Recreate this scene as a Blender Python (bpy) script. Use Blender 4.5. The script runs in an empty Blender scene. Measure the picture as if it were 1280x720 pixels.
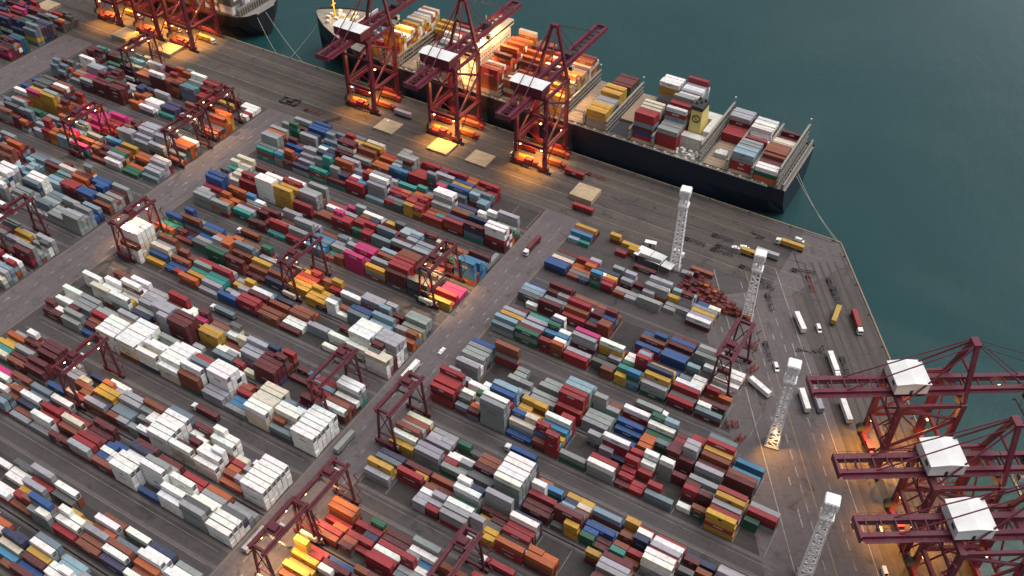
import bpy, math, random
import numpy as np
from mathutils import Vector, Matrix
from mathutils.bvhtree import BVHTree

R = math.radians
rng = random.Random(11)
scene = bpy.context.scene
COL = scene.collection

# ------------------------------------------------------------------ camera
CAM_H = 340.0
cam_data = bpy.data.cameras.new('camera')
cam_data.lens = 34.73
cam_data.sensor_width = 36.0
cam_data.clip_start = 1.0
cam_data.clip_end = 9000.0
cam = bpy.data.objects.new('camera', cam_data)
COL.objects.link(cam)
YAW = R(30.8)
PITCH = R(42.6)
cam.location = (0, 0, CAM_H)
cam.rotation_euler = (R(90) - PITCH, 0, YAW)
scene.camera = cam

# ------------------------------------------------------------------ light
world = bpy.data.worlds.new('World')
scene.world = world
world.use_nodes = True
wt = world.node_tree
wt.nodes.clear()
SUN_EL, SUN_AZ = 68.0, 60.0          # degrees; azimuth measured from +Y towards +X
sky = wt.nodes.new('ShaderNodeTexSky')
sky.sky_type = 'NISHITA'
sky.sun_disc = False
sky.sun_elevation = R(SUN_EL)
sky.sun_rotation = R(SUN_AZ)
sky.air_density = 1.0
sky.dust_density = 4.0
hs = wt.nodes.new('ShaderNodeHueSaturation')
hs.inputs['Saturation'].default_value = 0.35
bg = wt.nodes.new('ShaderNodeBackground')
bg.inputs['Strength'].default_value = 0.05
wo = wt.nodes.new('ShaderNodeOutputWorld')
# added glow low in the north-east sky, to brighten the water's reflection
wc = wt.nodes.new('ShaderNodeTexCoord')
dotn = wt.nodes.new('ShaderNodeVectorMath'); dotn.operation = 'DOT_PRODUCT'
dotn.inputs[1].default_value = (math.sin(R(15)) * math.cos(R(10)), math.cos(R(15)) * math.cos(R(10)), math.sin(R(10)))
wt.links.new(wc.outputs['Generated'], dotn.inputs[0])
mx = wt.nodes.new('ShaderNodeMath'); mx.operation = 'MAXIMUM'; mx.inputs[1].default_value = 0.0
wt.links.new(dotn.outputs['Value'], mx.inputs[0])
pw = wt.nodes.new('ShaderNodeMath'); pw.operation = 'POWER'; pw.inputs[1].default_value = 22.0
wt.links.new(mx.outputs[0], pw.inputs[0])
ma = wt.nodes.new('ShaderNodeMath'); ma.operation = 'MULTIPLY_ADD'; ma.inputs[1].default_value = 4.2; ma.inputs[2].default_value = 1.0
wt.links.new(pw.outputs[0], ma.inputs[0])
sky_glow = wt.nodes.new('ShaderNodeVectorMath'); sky_glow.operation = 'SCALE'
wt.links.new(sky.outputs[0], sky_glow.inputs[0]); wt.links.new(ma.outputs[0], sky_glow.inputs['Scale'])
wt.links.new(sky_glow.outputs[0], hs.inputs['Color'])
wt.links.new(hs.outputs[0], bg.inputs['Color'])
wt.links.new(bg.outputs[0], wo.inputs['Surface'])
sd = bpy.data.lights.new('sun', 'SUN')
sd.energy = 1.45
sd.angle = R(60)
sd.color = (1.0, 0.97, 0.94)
so = bpy.data.objects.new('sun', sd)
COL.objects.link(so)
dx = math.sin(R(SUN_AZ)) * math.cos(R(SUN_EL)); dy = math.cos(R(SUN_AZ)) * math.cos(R(SUN_EL)); dz = math.sin(R(SUN_EL))
so.rotation_euler = Vector((dx, dy, dz)).to_track_quat('Z', 'Y').to_euler()
so.location = (0, 0, 500)
vs = scene.view_settings
vs.view_transform = 'Standard'
vs.look = 'None'
vs.exposure = 0.85
vs.gamma = 1.0
vs.use_curve_mapping = False
scene.render.filter_size = 1.15

# ------------------------------------------------------------------ materials
MATS = {}
def new_mat(name):
    m = bpy.data.materials.new(name)
    m.use_nodes = True
    nt = m.node_tree
    b = nt.nodes['Principled BSDF']
    return m, nt, b

def N(nt, typ, **kw):
    n = nt.nodes.new(typ)
    for k, v in kw.items():
        if k in n.inputs.keys():
            n.inputs[k].default_value = v
        else:
            setattr(n, k, v)
    return n

def paint(name, col, rough=0.6, var=0.25, scale=0.6, metallic=0.0, dirt=(0.09, 0.075, 0.065), dirt_amt=0.35):
    """weathered paint: broad tone changes plus grime blotches"""
    if name in MATS: return MATS[name]
    m, nt, b = new_mat(name)
    tc = N(nt, 'ShaderNodeTexCoord')
    n1 = N(nt, 'ShaderNodeTexNoise', Scale=scale, Detail=6.0, Roughness=0.6)
    nt.links.new(tc.outputs['Object'], n1.inputs['Vector'])
    ramp = N(nt, 'ShaderNodeMapRange')
    ramp.inputs['From Min'].default_value = 0.45; ramp.inputs['From Max'].default_value = 0.75
    ramp.inputs['To Min'].default_value = 0.0; ramp.inputs['To Max'].default_value = dirt_amt
    nt.links.new(n1.outputs['Fac'], ramp.inputs['Value'])
    mix = N(nt, 'ShaderNodeMix', data_type='RGBA')
    mix.inputs[6].default_value = (*col, 1); mix.inputs[7].default_value = (*dirt, 1)
    nt.links.new(ramp.outputs[0], mix.inputs[0])
    n2 = N(nt, 'ShaderNodeTexNoise', Scale=scale * 5, Detail=3.0)
    nt.links.new(tc.outputs['Object'], n2.inputs['Vector'])
    mr = N(nt, 'ShaderNodeMapRange')
    mr.inputs['To Min'].default_value = 1 - var; mr.inputs['To Max'].default_value = 1 + var
    nt.links.new(n2.outputs['Fac'], mr.inputs['Value'])
    mul = N(nt, 'ShaderNodeVectorMath', operation='SCALE')
    nt.links.new(mix.outputs[2], mul.inputs[0]); nt.links.new(mr.outputs[0], mul.inputs['Scale'])
    nt.links.new(mul.outputs[0], b.inputs['Base Color'])
    b.inputs['Roughness'].default_value = rough
    b.inputs['Metallic'].default_value = metallic
    MATS[name] = m
    return m

def emit(name, col, strength):
    if name in MATS: return MATS[name]
    m, nt, b = new_mat(name)
    b.inputs['Base Color'].default_value = (*col, 1)
    b.inputs['Emission Color'].default_value = (*col, 1)
    b.inputs['Emission Strength'].default_value = strength
    MATS[name] = m
    return m

def container_mat(name, from_attr):
    m, nt, b = new_mat(name)
    if from_attr:
        c = N(nt, 'ShaderNodeAttribute', attribute_name='Col'); cout = c.outputs['Color']
    else:
        c = N(nt, 'ShaderNodeObjectInfo'); cout = c.outputs['Color']
    geo = N(nt, 'ShaderNodeNewGeometry')
    # grime and fade noise in world space so that every box differs
    n1 = N(nt, 'ShaderNodeTexNoise', Scale=0.55, Detail=7.0, Roughness=0.65)
    nt.links.new(geo.outputs['Position'], n1.inputs['Vector'])
    mr = N(nt, 'ShaderNodeMapRange')
    mr.inputs['From Min'].default_value = 0.48; mr.inputs['From Max'].default_value = 0.78
    mr.inputs['To Max'].default_value = 0.5
    nt.links.new(n1.outputs['Fac'], mr.inputs['Value'])
    mix = N(nt, 'ShaderNodeMix', data_type='RGBA')
    mix.inputs[7].default_value = (0.11, 0.075, 0.055, 1)
    nt.links.new(cout, mix.inputs[6]); nt.links.new(mr.outputs[0], mix.inputs[0])
    n2 = N(nt, 'ShaderNodeTexNoise', Scale=2.2, Detail=4.0)
    nt.links.new(geo.outputs['Position'], n2.inputs['Vector'])
    m2 = N(nt, 'ShaderNodeMapRange')
    m2.inputs['To Min'].default_value = 0.78; m2.inputs['To Max'].default_value = 1.22
    nt.links.new(n2.outputs['Fac'], m2.inputs['Value'])
    sc = N(nt, 'ShaderNodeVectorMath', operation='SCALE')
    # roofs carry dust and rust, patch by patch
    sx = N(nt, 'ShaderNodeSeparateXYZ'); nt.links.new(geo.outputs['True Normal'], sx.inputs[0])
    n3 = N(nt, 'ShaderNodeTexNoise', Scale=0.9, Detail=5.0, Roughness=0.7)
    nt.links.new(geo.outputs['Position'], n3.inputs['Vector'])
    r3 = N(nt, 'ShaderNodeMapRange'); r3.inputs['From Min'].default_value = 0.4; r3.inputs['From Max'].default_value = 0.75; r3.inputs['To Max'].default_value = 0.16
    nt.links.new(n3.outputs['Fac'], r3.inputs['Value'])
    up = N(nt, 'ShaderNodeMath', operation='MULTIPLY'); up.use_clamp = True
    nt.links.new(sx.outputs['Z'], up.inputs[0]); nt.links.new(r3.outputs[0], up.inputs[1])
    mr2 = N(nt, 'ShaderNodeMix', data_type='RGBA'); mr2.inputs[7].default_value = (0.27, 0.24, 0.22, 1)
    nt.links.new(mix.outputs[2], mr2.inputs[6]); nt.links.new(up.outputs[0], mr2.inputs[0])
    nt.links.new(mr2.outputs[2], sc.inputs[0]); nt.links.new(m2.outputs[0], sc.inputs['Scale'])
    nt.links.new(sc.outputs[0], b.inputs['Base Color'])
    # corrugation of the steel walls
    w = N(nt, 'ShaderNodeTexWave', wave_type='BANDS', bands_direction='X', Scale=5.5)
    nt.links.new(geo.outputs['Position'], w.inputs['Vector'])
    bp = N(nt, 'ShaderNodeBump', Strength=0.25, Distance=0.04)
    nt.links.new(w.outputs['Fac'], bp.inputs['Height'])
    nt.links.new(bp.outputs[0], b.inputs['Normal'])
    b.inputs['Roughness'].default_value = 0.62
    return m

M_BULK = container_mat('container_paint_mixed', True)
M_BOX = container_mat('container_paint', False)
M_MAROON = paint('crane_maroon', (0.125, 0.010, 0.031), 0.55, 0.2, 0.15, dirt_amt=0.45)
M_DRED = paint('gantry_maroon', (0.1, 0.011, 0.022), 0.6, 0.3, 0.3, dirt_amt=0.5)
M_WHITE = paint('white_paint', (0.78, 0.78, 0.77), 0.5, 0.06, 0.2, dirt_amt=0.1)
M_DIRTYWHITE = paint('weathered_white', (0.6, 0.58, 0.54), 0.6, 0.15, 0.4, dirt_amt=0.4)
M_GREY = paint('steel_grey', (0.25, 0.25, 0.25), 0.6, 0.2, 0.5)
M_DARK = paint('dark_steel', (0.03, 0.03, 0.035), 0.6, 0.3, 0.5)
M_GALV = paint('galvanised_lattice', (0.8, 0.8, 0.8), 0.5, 0.1, 0.6, dirt_amt=0.12)
M_HULL = paint('hull_navy', (0.006, 0.016, 0.033), 0.45, 0.3, 0.05, dirt=(0.03, 0.03, 0.035), dirt_amt=0.25)
M_HULLBLACK = paint('hull_black', (0.012, 0.012, 0.016), 0.45, 0.3, 0.05, dirt_amt=0.15)
M_DECK = paint('deck_tan', (0.30, 0.215, 0.15), 0.75, 0.2, 0.12, dirt=(0.2, 0.15, 0.12), dirt_amt=0.6)
M_DECKGREY = paint('deck_grey', (0.22, 0.2, 0.18), 0.75, 0.25, 0.3, dirt_amt=0.5)
M_LASH = paint('lashing_bridge_grey', (0.27, 0.25, 0.22), 0.7, 0.2, 0.4, dirt_amt=0.4)
M_YELLOW = paint('yellow_paint', (0.62, 0.40, 0.05), 0.55, 0.1, 0.2, dirt_amt=0.2)
M_FUNNEL = paint('funnel_yellow', (0.72, 0.58, 0.19), 0.5, 0.05, 0.2, dirt_amt=0.1)
M_CREAM = paint('superstructure_cream', (0.7, 0.62, 0.5), 0.6, 0.1, 0.3, dirt_amt=0.2)
M_GLASS = paint('dark_window', (0.015, 0.02, 0.025), 0.15, 0.1, 0.5, dirt_amt=0.0)
M_RUBBER = paint('tyre_rubber', (0.015, 0.015, 0.015), 0.85, 0.2, 2.0)
M_RUST = paint('rusty_red_steel', (0.22, 0.05, 0.035), 0.8, 0.4, 0.8, dirt_amt=0.6)
M_ORANGE = paint('orange_steel', (0.5, 0.14, 0.03), 0.7, 0.3, 0.8, dirt_amt=0.4)
M_TAN = paint('hatch_tan', (0.45, 0.34, 0.22), 0.75, 0.15, 0.3, dirt_amt=0.4)
M_LAMP = emit('lamp_glow', (1.0, 0.55, 0.18), 8.0)
M_ROPE = paint('mooring_rope', (0.35, 0.36, 0.33), 0.9, 0.2, 1.0)

# ------------------------------------------------------------------ mesh builder
class MB:
    def __init__(s): s.v = []; s.f = []; s.mi = []
    def add(s, vs, fs, mi=0):
        o = len(s.v); s.v.extend(vs); s.f.extend([tuple(i + o for i in f) for f in fs]); s.mi.extend([mi] * len(fs))
    def box(s, x0, x1, y0, y1, z0, z1, mi=0):
        s.add([(x0,y0,z0),(x1,y0,z0),(x1,y1,z0),(x0,y1,z0),(x0,y0,z1),(x1,y0,z1),(x1,y1,z1),(x0,y1,z1)],
              [(0,3,2,1),(4,5,6,7),(0,1,5,4),(1,2,6,5),(2,3,7,6),(3,0,4,7)], mi)
    def cbox(s, c, d, mi=0):
        s.box(c[0]-d[0]/2,c[0]+d[0]/2,c[1]-d[1]/2,c[1]+d[1]/2,c[2]-d[2]/2,c[2]+d[2]/2,mi)
    def bar(s, p, q, w, h=None, mi=0):
        """rectangular bar from p to q, w wide, h high"""
        p = Vector(p); q = Vector(q); h = w if h is None else h
        d = (q - p).normalized()
        up = Vector((0,0,1)) if abs(d.z) < 0.95 else Vector((0,1,0))
        a = d.cross(up).normalized(); b = a.cross(d).normalized()
        a *= w/2; b *= h/2
        vs = [tuple(e + sa*a + sb*b) for e in (p, q) for sa, sb in ((-1,-1),(1,-1),(1,1),(-1,1))]
        s.add(vs, [(0,1,2,3),(7,6,5,4),(0,4,5,1),(1,5,6,2),(2,6,7,3),(3,7,4,0)], mi)
    def tube(s, p, q, r0, r1=None, n=8, mi=0):
        p = Vector(p); q = Vector(q); r1 = r0 if r1 is None else r1
        d = (q - p).normalized()
        up = Vector((0,0,1)) if abs(d.z) < 0.95 else Vector((0,1,0))
        a = d.cross(up).normalized(); b = a.cross(d).normalized()
        vs = []
        for e, r in ((p, r0), (q, r1)):
            for i in range(n):
                t = 2*math.pi*i/n
                vs.append(tuple(e + a*(r*math.cos(t)) + b*(r*math.sin(t))))
        fs = [(i, n+i, n+(i+1)%n, (i+1)%n) for i in range(n)] + [tuple(range(n)), tuple(range(2*n-1, n-1, -1))]
        s.add(vs, fs, mi)
    def mesh(s, name, *mats):
        me = bpy.data.meshes.new(name)
        me.from_pydata(s.v, [], s.f)
        for m in mats: me.materials.append(m)
        if any(s.mi): me.polygons.foreach_set('material_index', s.mi)
        me.update()
        return me
    def build(s, name, mat, parent=None, loc=None, rz=0.0, label=None):
        mats = mat if isinstance(mat, (tuple, list)) else (mat,)
        return link(name, s.mesh(name, *mats), parent, loc, rz, label)

def link(name, data, parent=None, loc=None, rz=0.0, label=None):
    o = bpy.data.objects.new(name, data)
    COL.objects.link(o)
    if parent is not None: o.parent = parent
    if loc is not None: o.location = loc
    if rz: o.rotation_euler = (0, 0, rz)
    if label: o['label'] = label
    return o

def tag(o, label=None, cat=None, group=None, kind=None):
    if label: o['label'] = label
    if cat: o['category'] = cat
    if group: o['group'] = group
    if kind: o['kind'] = kind
    return o

def thing(name, label, cat, loc, rz=0.0, group=None):
    o = link(name, None, None, loc, rz)
    return tag(o, label, cat, group)

def copy_tree(o, parent=None):
    c = o.copy(); COL.objects.link(c)
    if parent is not None: c.parent = parent
    for ch in list(o.children): copy_tree(ch, c)
    return c

def kids(o):
    for c in o.children:
        yield c
        yield from kids(c)

def structure(name, mb, mat, **kw):
    o = mb.build(name, mat, **kw); o['kind'] = 'structure'; return o

def lamp(parent, loc, energy, color=(1.0, 0.5, 0.14), radius=0.6, spot=None, target=None):
    d = bpy.data.lights.new('floodlight', 'SPOT' if spot else 'POINT')
    d.energy = energy; d.color = color; d.shadow_soft_size = radius
    if spot:
        d.spot_size = R(spot); d.spot_blend = 0.6
    o = bpy.data.objects.new('floodlight', d); COL.objects.link(o)
    o.parent = parent; o.location = loc
    if spot and target is None: target = (loc[0], loc[1], loc[2] - 10)
    if target is not None:
        o.rotation_euler = (Vector(loc) - Vector(target)).to_track_quat('Z', 'Y').to_euler()
    return o

# jetty frame: origin at the quay corner, e along the chamfered edge, n seaward
JO = Vector((-56.5, 439.0, 0)); JE = Vector((0.535, -0.845, 0)).normalized(); JN = Vector((0.845, 0.535, 0)).normalized()
JRZ = math.atan2(JE.y, JE.x)
def jet(t, n, z=0.0):
    p = JO + JE * t + JN * n
    return (p.x, p.y, z)

# ------------------------------------------------------------------ setting: water, ground, roads
def water_mat():
    m, nt, b = new_mat('harbour_water')
    tc = N(nt, 'ShaderNodeTexCoord')
    n0 = N(nt, 'ShaderNodeTexNoise', Scale=0.009, Detail=6.0, Roughness=0.65, Distortion=0.8)
    nt.links.new(tc.outputs['Object'], n0.inputs['Vector'])
    mix = N(nt, 'ShaderNodeMix', data_type='RGBA')
    mix.inputs[6].default_value = (0.006, 0.040, 0.041, 1); mix.inputs[7].default_value = (0.018, 0.058, 0.062, 1)
    nt.links.new(n0.outputs['Fac'], mix.inputs[0]); nt.links.new(mix.outputs[2], b.inputs['Base Color'])
    n1 = N(nt, 'ShaderNodeTexNoise', Scale=0.16, Detail=7.0, Roughness=0.68)
    mp = N(nt, 'ShaderNodeMapping'); mp.inputs['Scale'].default_value = (1.0, 0.45, 1.0); mp.inputs['Rotation'].default_value = (0, 0, 0.5)
    nt.links.new(tc.outputs['Object'], mp.inputs[0]); nt.links.new(mp.outputs[0], n1.inputs['Vector'])
    bp = N(nt, 'ShaderNodeBump', Strength=0.5, Distance=0.6)
    nt.links.new(n1.outputs['Fac'], bp.inputs['Height']); nt.links.new(bp.outputs[0], b.inputs['Normal'])
    wind = N(nt, 'ShaderNodeTexNoise', Scale=0.006, Detail=4.0, Distortion=1.0)
    nt.links.new(tc.outputs['Object'], wind.inputs['Vector'])
    wr = N(nt, 'ShaderNodeMapRange'); wr.inputs['From Min'].default_value = 0.35; wr.inputs['From Max'].default_value = 0.65; wr.inputs['To Min'].default_value = 0.06; wr.inputs['To Max'].default_value = 0.3
    nt.links.new(wind.outputs['Fac'], wr.inputs['Value']); nt.links.new(wr.outputs[0], b.inputs['Roughness'])
    wb = N(nt, 'ShaderNodeMapRange'); wb.inputs['To Min'].default_value = 0.12; wb.inputs['To Max'].default_value = 0.5
    nt.links.new(wind.outputs['Fac'], wb.inputs['Value']); nt.links.new(wb.outputs[0], bp.inputs['Strength'])
    b.inputs['IOR'].default_value = 1.5
    return m

def ground_mat(name, c1, c2, c3, streak=(0.02, 0.5), rot=0.0, rough=0.85, worn=0.42):
    """worn pavement: slabs of tone, tyre streaks along the traffic direction, oil spots"""
    m, nt, b = new_mat(name)
    tc = N(nt, 'ShaderNodeTexCoord')
    rotn = N(nt, 'ShaderNodeMapping'); rotn.inputs['Rotation'].default_value = (0, 0, rot)
    nt.links.new(tc.outputs['Object'], rotn.inputs[0])
    big = N(nt, 'ShaderNodeTexNoise', Scale=0.03, Detail=8.0, Roughness=0.65)
    nt.links.new(rotn.outputs[0], big.inputs['Vector'])
    mp = N(nt, 'ShaderNodeMapping'); mp.inputs['Scale'].default_value = (streak[0], streak[1], 1.0)
    nt.links.new(rotn.outputs[0], mp.inputs[0])
    st = N(nt, 'ShaderNodeTexNoise', Scale=1.0, Detail=5.0, Roughness=0.7)
    nt.links.new(mp.outputs[0], st.inputs['Vector'])
    r1 = N(nt, 'ShaderNodeMapRange'); r1.inputs['From Min'].default_value = 0.35; r1.inputs['From Max'].default_value = 0.68
    nt.links.new(big.outputs['Fac'], r1.inputs['Value'])
    mA = N(nt, 'ShaderNodeMix', data_type='RGBA'); mA.inputs[6].default_value = (*c1, 1); mA.inputs[7].default_value = (*c2, 1)
    nt.links.new(r1.outputs[0], mA.inputs[0])
    r2 = N(nt, 'ShaderNodeMapRange'); r2.inputs['From Min'].default_value = 0.44; r2.inputs['From Max'].default_value = 0.66; r2.inputs['To Max'].default_value = worn
    nt.links.new(st.outputs['Fac'], r2.inputs['Value'])
    mB = N(nt, 'ShaderNodeMix', data_type='RGBA'); mB.inputs[7].default_value = (*c3, 1)
    nt.links.new(mA.outputs[2], mB.inputs[6]); nt.links.new(r2.outputs[0], mB.inputs[0])
    sp = N(nt, 'ShaderNodeTexNoise', Scale=0.5, Detail=4.0, Roughness=0.75)
    nt.links.new(rotn.outputs[0], sp.inputs['Vector'])
    r3 = N(nt, 'ShaderNodeMapRange'); r3.inputs['From Min'].default_value = 0.3; r3.inputs['From Max'].default_value = 0.7
    r3.inputs['To Min'].default_value = 0.86; r3.inputs['To Max'].default_value = 1.14
    nt.links.new(sp.outputs['Fac'], r3.inputs['Value'])
    oil = N(nt, 'ShaderNodeTexNoise', Scale=0.11, Detail=6.0, Roughness=0.7, Distortion=0.6)
    nt.links.new(tc.outputs['Object'], oil.inputs['Vector'])
    r4 = N(nt, 'ShaderNodeMapRange'); r4.inputs['From Min'].default_value = 0.56; r4.inputs['From Max'].default_value = 0.68; r4.inputs['To Max'].default_value = 0.7
    nt.links.new(oil.outputs['Fac'], r4.inputs['Value'])
    mC = N(nt, 'ShaderNodeMix', data_type='RGBA'); mC.inputs[7].default_value = (c3[0] * 0.6, c3[1] * 0.6, c3[2] * 0.6, 1)
    nt.links.new(mB.outputs[2], mC.inputs[6]); nt.links.new(r4.outputs[0], mC.inputs[0])
    # slab joints and patched bays
    bk = N(nt, 'ShaderNodeTexBrick'); bk.offset = 0.0
    for key_, val in (('Scale', 1.0), ('Brick Width', 7.5), ('Row Height', 6.0), ('Mortar Size', 0.07), ('Mortar Smooth', 0.2), ('Bias', 0.0)): bk.inputs[key_].default_value = val
    bk.inputs['Color1'].default_value = (0.96, 0.96, 0.96, 1); bk.inputs['Color2'].default_value = (1.04, 1.04, 1.04, 1); bk.inputs['Mortar'].default_value = (0.72, 0.72, 0.72, 1)
    nt.links.new(rotn.outputs[0], bk.inputs['Vector'])
    mJ = N(nt, 'ShaderNodeVectorMath', operation='MULTIPLY')
    nt.links.new(mC.outputs[2], mJ.inputs[0]); nt.links.new(bk.outputs['Color'], mJ.inputs[1])
    sc = N(nt, 'ShaderNodeVectorMath', operation='SCALE')
    nt.links.new(mJ.outputs[0], sc.inputs[0]); nt.links.new(r3.outputs[0], sc.inputs['Scale'])
    nt.links.new(sc.outputs[0], b.inputs['Base Color'])
    b.inputs['Roughness'].default_value = rough
    return m

def sheet(name, pts, z, mat):
    """flat polygon sheet facing up"""
    me = bpy.data.meshes.new(name)
    me.from_pydata([(p[0], p[1], z) for p in pts], [], [tuple(range(len(pts)))])
    me.materials.append(mat); me.update()
    if me.polygons[0].normal.z < 0: me.flip_normals()
    o = link(name, me); o['kind'] = 'structure'; return o

def rect(x0, x1, y0, y1): return [(x0, y0), (x1, y0), (x1, y1), (x0, y1)]

WATER_Z = -4.5
sheet('water', rect(-4000, 4000, -1500, 5000), WATER_Z, water_mat())

M_YARD = ground_mat('yard_asphalt', (0.06, 0.05, 0.051), (0.077, 0.065, 0.066), (0.038, 0.032, 0.032), (0.012, 0.5))
M_ROAD = ground_mat('road_asphalt', (0.115, 0.093, 0.098), (0.142, 0.115, 0.12), (0.078, 0.064, 0.067), (0.3, 0.008), worn=0.5)
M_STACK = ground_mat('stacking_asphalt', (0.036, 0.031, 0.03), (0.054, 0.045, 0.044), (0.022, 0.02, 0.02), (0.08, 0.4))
M_QUAY = ground_mat('quay_concrete', (0.072, 0.059, 0.056), (0.1, 0.082, 0.072), (0.033, 0.027, 0.026), (0.006, 0.13), worn=0.75)
M_JETTY = ground_mat('jetty_concrete', (0.105, 0.087, 0.089), (0.128, 0.106, 0.108), (0.072, 0.058, 0.06), (0.01, 0.3), rot=-JRZ)
M_JRAIL = ground_mat('jetty_crane_way', (0.085, 0.069, 0.063), (0.108, 0.088, 0.079), (0.038, 0.031, 0.029), (0.008, 0.2), rot=-JRZ, worn=0.7)
M_RUNWAY = ground_mat('runway_concrete', (0.1, 0.084, 0.083), (0.125, 0.105, 0.104), (0.085, 0.071, 0.07), (0.02, 0.6))
M_LINE = paint('road_paint_white', (0.3, 0.28, 0.275), 0.8, 0.3, 0.25, dirt=(0.1, 0.085, 0.085), dirt_amt=1.0)
M_YLINE = paint('road_paint_yellow', (0.26, 0.19, 0.07), 0.8, 0.3, 0.25, dirt=(0.12, 0.1, 0.1), dirt_amt=0.8)
M_RAIL = paint('rail_steel', (0.03, 0.026, 0.025), 0.5, 0.3, 0.5)
M_KERB = paint('quay_kerb', (0.26, 0.2, 0.13), 0.8, 0.25, 0.4, dirt_amt=0.5)

# land: one slab with the quay walls
jf = jet(700, 0)
land = [(-1800, 439.0), (JO.x, JO.y), (jf[0], jf[1]), (600, -900), (-1800, -900)]
g = MB()
n = len(land)
g.add([(p[0], p[1], 0.0) for p in land] + [(p[0], p[1], WATER_Z - 6) for p in land],
      [tuple(range(n - 1, -1, -1))] + [(i, (i + 1) % n, n + (i + 1) % n, n + i) for i in range(n)])
gr = g.build('ground', M_YARD); gr['kind'] = 'structure'

BASES = [26.5, 47.0, 78.5, 99.0, 130.5, 151.0, 182.5, 203.0, 234.5, 255.0, 286.5, 309.0, 338.5, 362.0, 384.0]
def edge_u(v): return JO.x + 0.535 * (439 - v) / 0.845
def right_end(v): return edge_u(v) - 88.0
SEGS = {0: (-183.0, None), 1: (-379.0, -206.0), 2: (-566.0, -409.0), 3: (-800.0, -596.0)}

# roads running towards the quay
for i, (a, b_) in enumerate([(-206, -184), (-408, -384), (-595, -568)]):
    sheet('road', rect(a, b_, -400, 384), 0.004, M_ROAD)
sheet('quay_apron', rect(-1500, JO.x - 20, 384.0, 438.2), 0.008, M_QUAY)
ap = [jet(-30, -31), jet(2, -31.0), jet(2, -0.8), jet(600, -0.8), jet(600, -31)]
sheet('jetty_apron', [jet(18, -0.8), jet(600, -0.8), jet(600, -36), jet(40, -36)], 0.012, M_JRAIL)
sheet('jetty_road', [jet(42, -36.2), jet(600, -36.2), jet(600, -84), jet(42, -84)], 0.008, M_JETTY)
sheet('quay_corner', [(JO.x - 20, 384.2), (JO.x - 20, 438.2), (JO.x - 1.5, 438.2), jet(17.8, -0.8), jet(39.8, -36), jet(41.8, -36.2), jet(41.8, -84)], 0.010, M_JETTY)

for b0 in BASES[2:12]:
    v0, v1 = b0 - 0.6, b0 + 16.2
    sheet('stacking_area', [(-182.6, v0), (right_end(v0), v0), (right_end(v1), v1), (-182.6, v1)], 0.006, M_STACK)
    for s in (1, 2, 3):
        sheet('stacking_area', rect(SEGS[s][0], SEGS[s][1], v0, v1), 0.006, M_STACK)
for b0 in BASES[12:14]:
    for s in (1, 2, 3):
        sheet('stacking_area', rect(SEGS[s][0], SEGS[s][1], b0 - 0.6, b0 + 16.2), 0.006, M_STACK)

# concrete runways for the yard cranes and lane lines, all along the lanes
rw = MB(); ln = MB(); yl = MB(); rl = MB()
def flat(mb, x0, x1, y0, y1, z): mb.add([(x0,y0,z),(x1,y0,z),(x1,y1,z),(x0,y1,z)], [(0,1,2,3)])
for i, b0 in enumerate(BASES[2:14]):
    for s in (0, 1, 2, 3):
        x0, x1 = SEGS[s]
        if s == 0:
            if b0 > 330: continue
            x1 = right_end(b0)
        for y in ((b0 - 1.7, b0 + 17.6) if i % 2 == 0 else (b0 - 1.9, b0 + 21.5)):
            flat(rw, x0, x1, y - 0.75, y + 0.75, 0.012)
        if i % 2 == 0:
            for y in (b0 - 4.0, b0 - 10.8):
                flat(ln, x0 + 4, x1 - 4, y - 0.07, y + 0.07, 0.012)
        # slot marks painted across the stacking rows
        x = x0
        while x < x1:
            flat(ln, x - 0.08, x + 0.08, b0 - 0.3, b0 + 15.8, 0.012); x += 13.2
structure('runway', rw, M_RUNWAY)
# the roads: dashed centre lines, edge lines, stop bars and arrows
for a, b_ in [(-206, -184), (-408, -384), (-595, -568)]:
    c = (a + b_) / 2
    v = 40.0
    while v < 380:
        for off in (-3.6, 3.6):
            flat(ln, c + off - 0.15, c + off + 0.15, v, v + 2.6, 0.012)
        v += 11.0
    for v in range(60, 380, 58):
        for off in (-7.0, 0.0, 7.0):
            if rng.random() < 0.4: continue
            w = rng.uniform(-4, 4)
            flat(ln, c + off - 0.18, c + off + 0.18, v + w, v + w + 3.2, 0.014)
            ln.add([(c + off - 0.6, v + w + 3.2, 0.014), (c + off + 0.6, v + w + 3.2, 0.014), (c + off, v + w + 5.2, 0.014)], [(0, 1, 2)])
    for e in (a + 0.8, b_ - 0.8):
        flat(yl, e - 0.12, e + 0.12, 30, 382, 0.012)
for t0 in np.arange(30, 260, 9.0):
    for nn in (-48.0, -60.0):
        p = [jet(t0, nn - 0.15, 0.016), jet(t0 + 5, nn - 0.15, 0.016), jet(t0 + 5, nn + 0.15, 0.016), jet(t0, nn + 0.15, 0.016)]
        ln.add(p, [(0, 1, 2, 3)])
for nn, mbx in ((-40.0, ln), (-72.0, ln), (-56.0, yl)):
    p = [jet(20, nn - 0.17, 0.016), jet(400, nn - 0.17, 0.016), jet(400, nn + 0.17, 0.016), jet(20, nn + 0.17, 0.016)]
    mbx.add(p, [(0, 1, 2, 3)])
for q in range(26):                                   # arrows and hatch marks on the jetty road
    t = rng.uniform(60, 240); nn = rng.choice([-44, -52, -64, -68, -76])
    p = [jet(t, nn - 0.25, 0.016), jet(t + 4, nn - 0.25, 0.016), jet(t + 4, nn + 0.25, 0.016), jet(t, nn + 0.25, 0.016)]
    ln.add(p, [(0, 1, 2, 3)])
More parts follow.
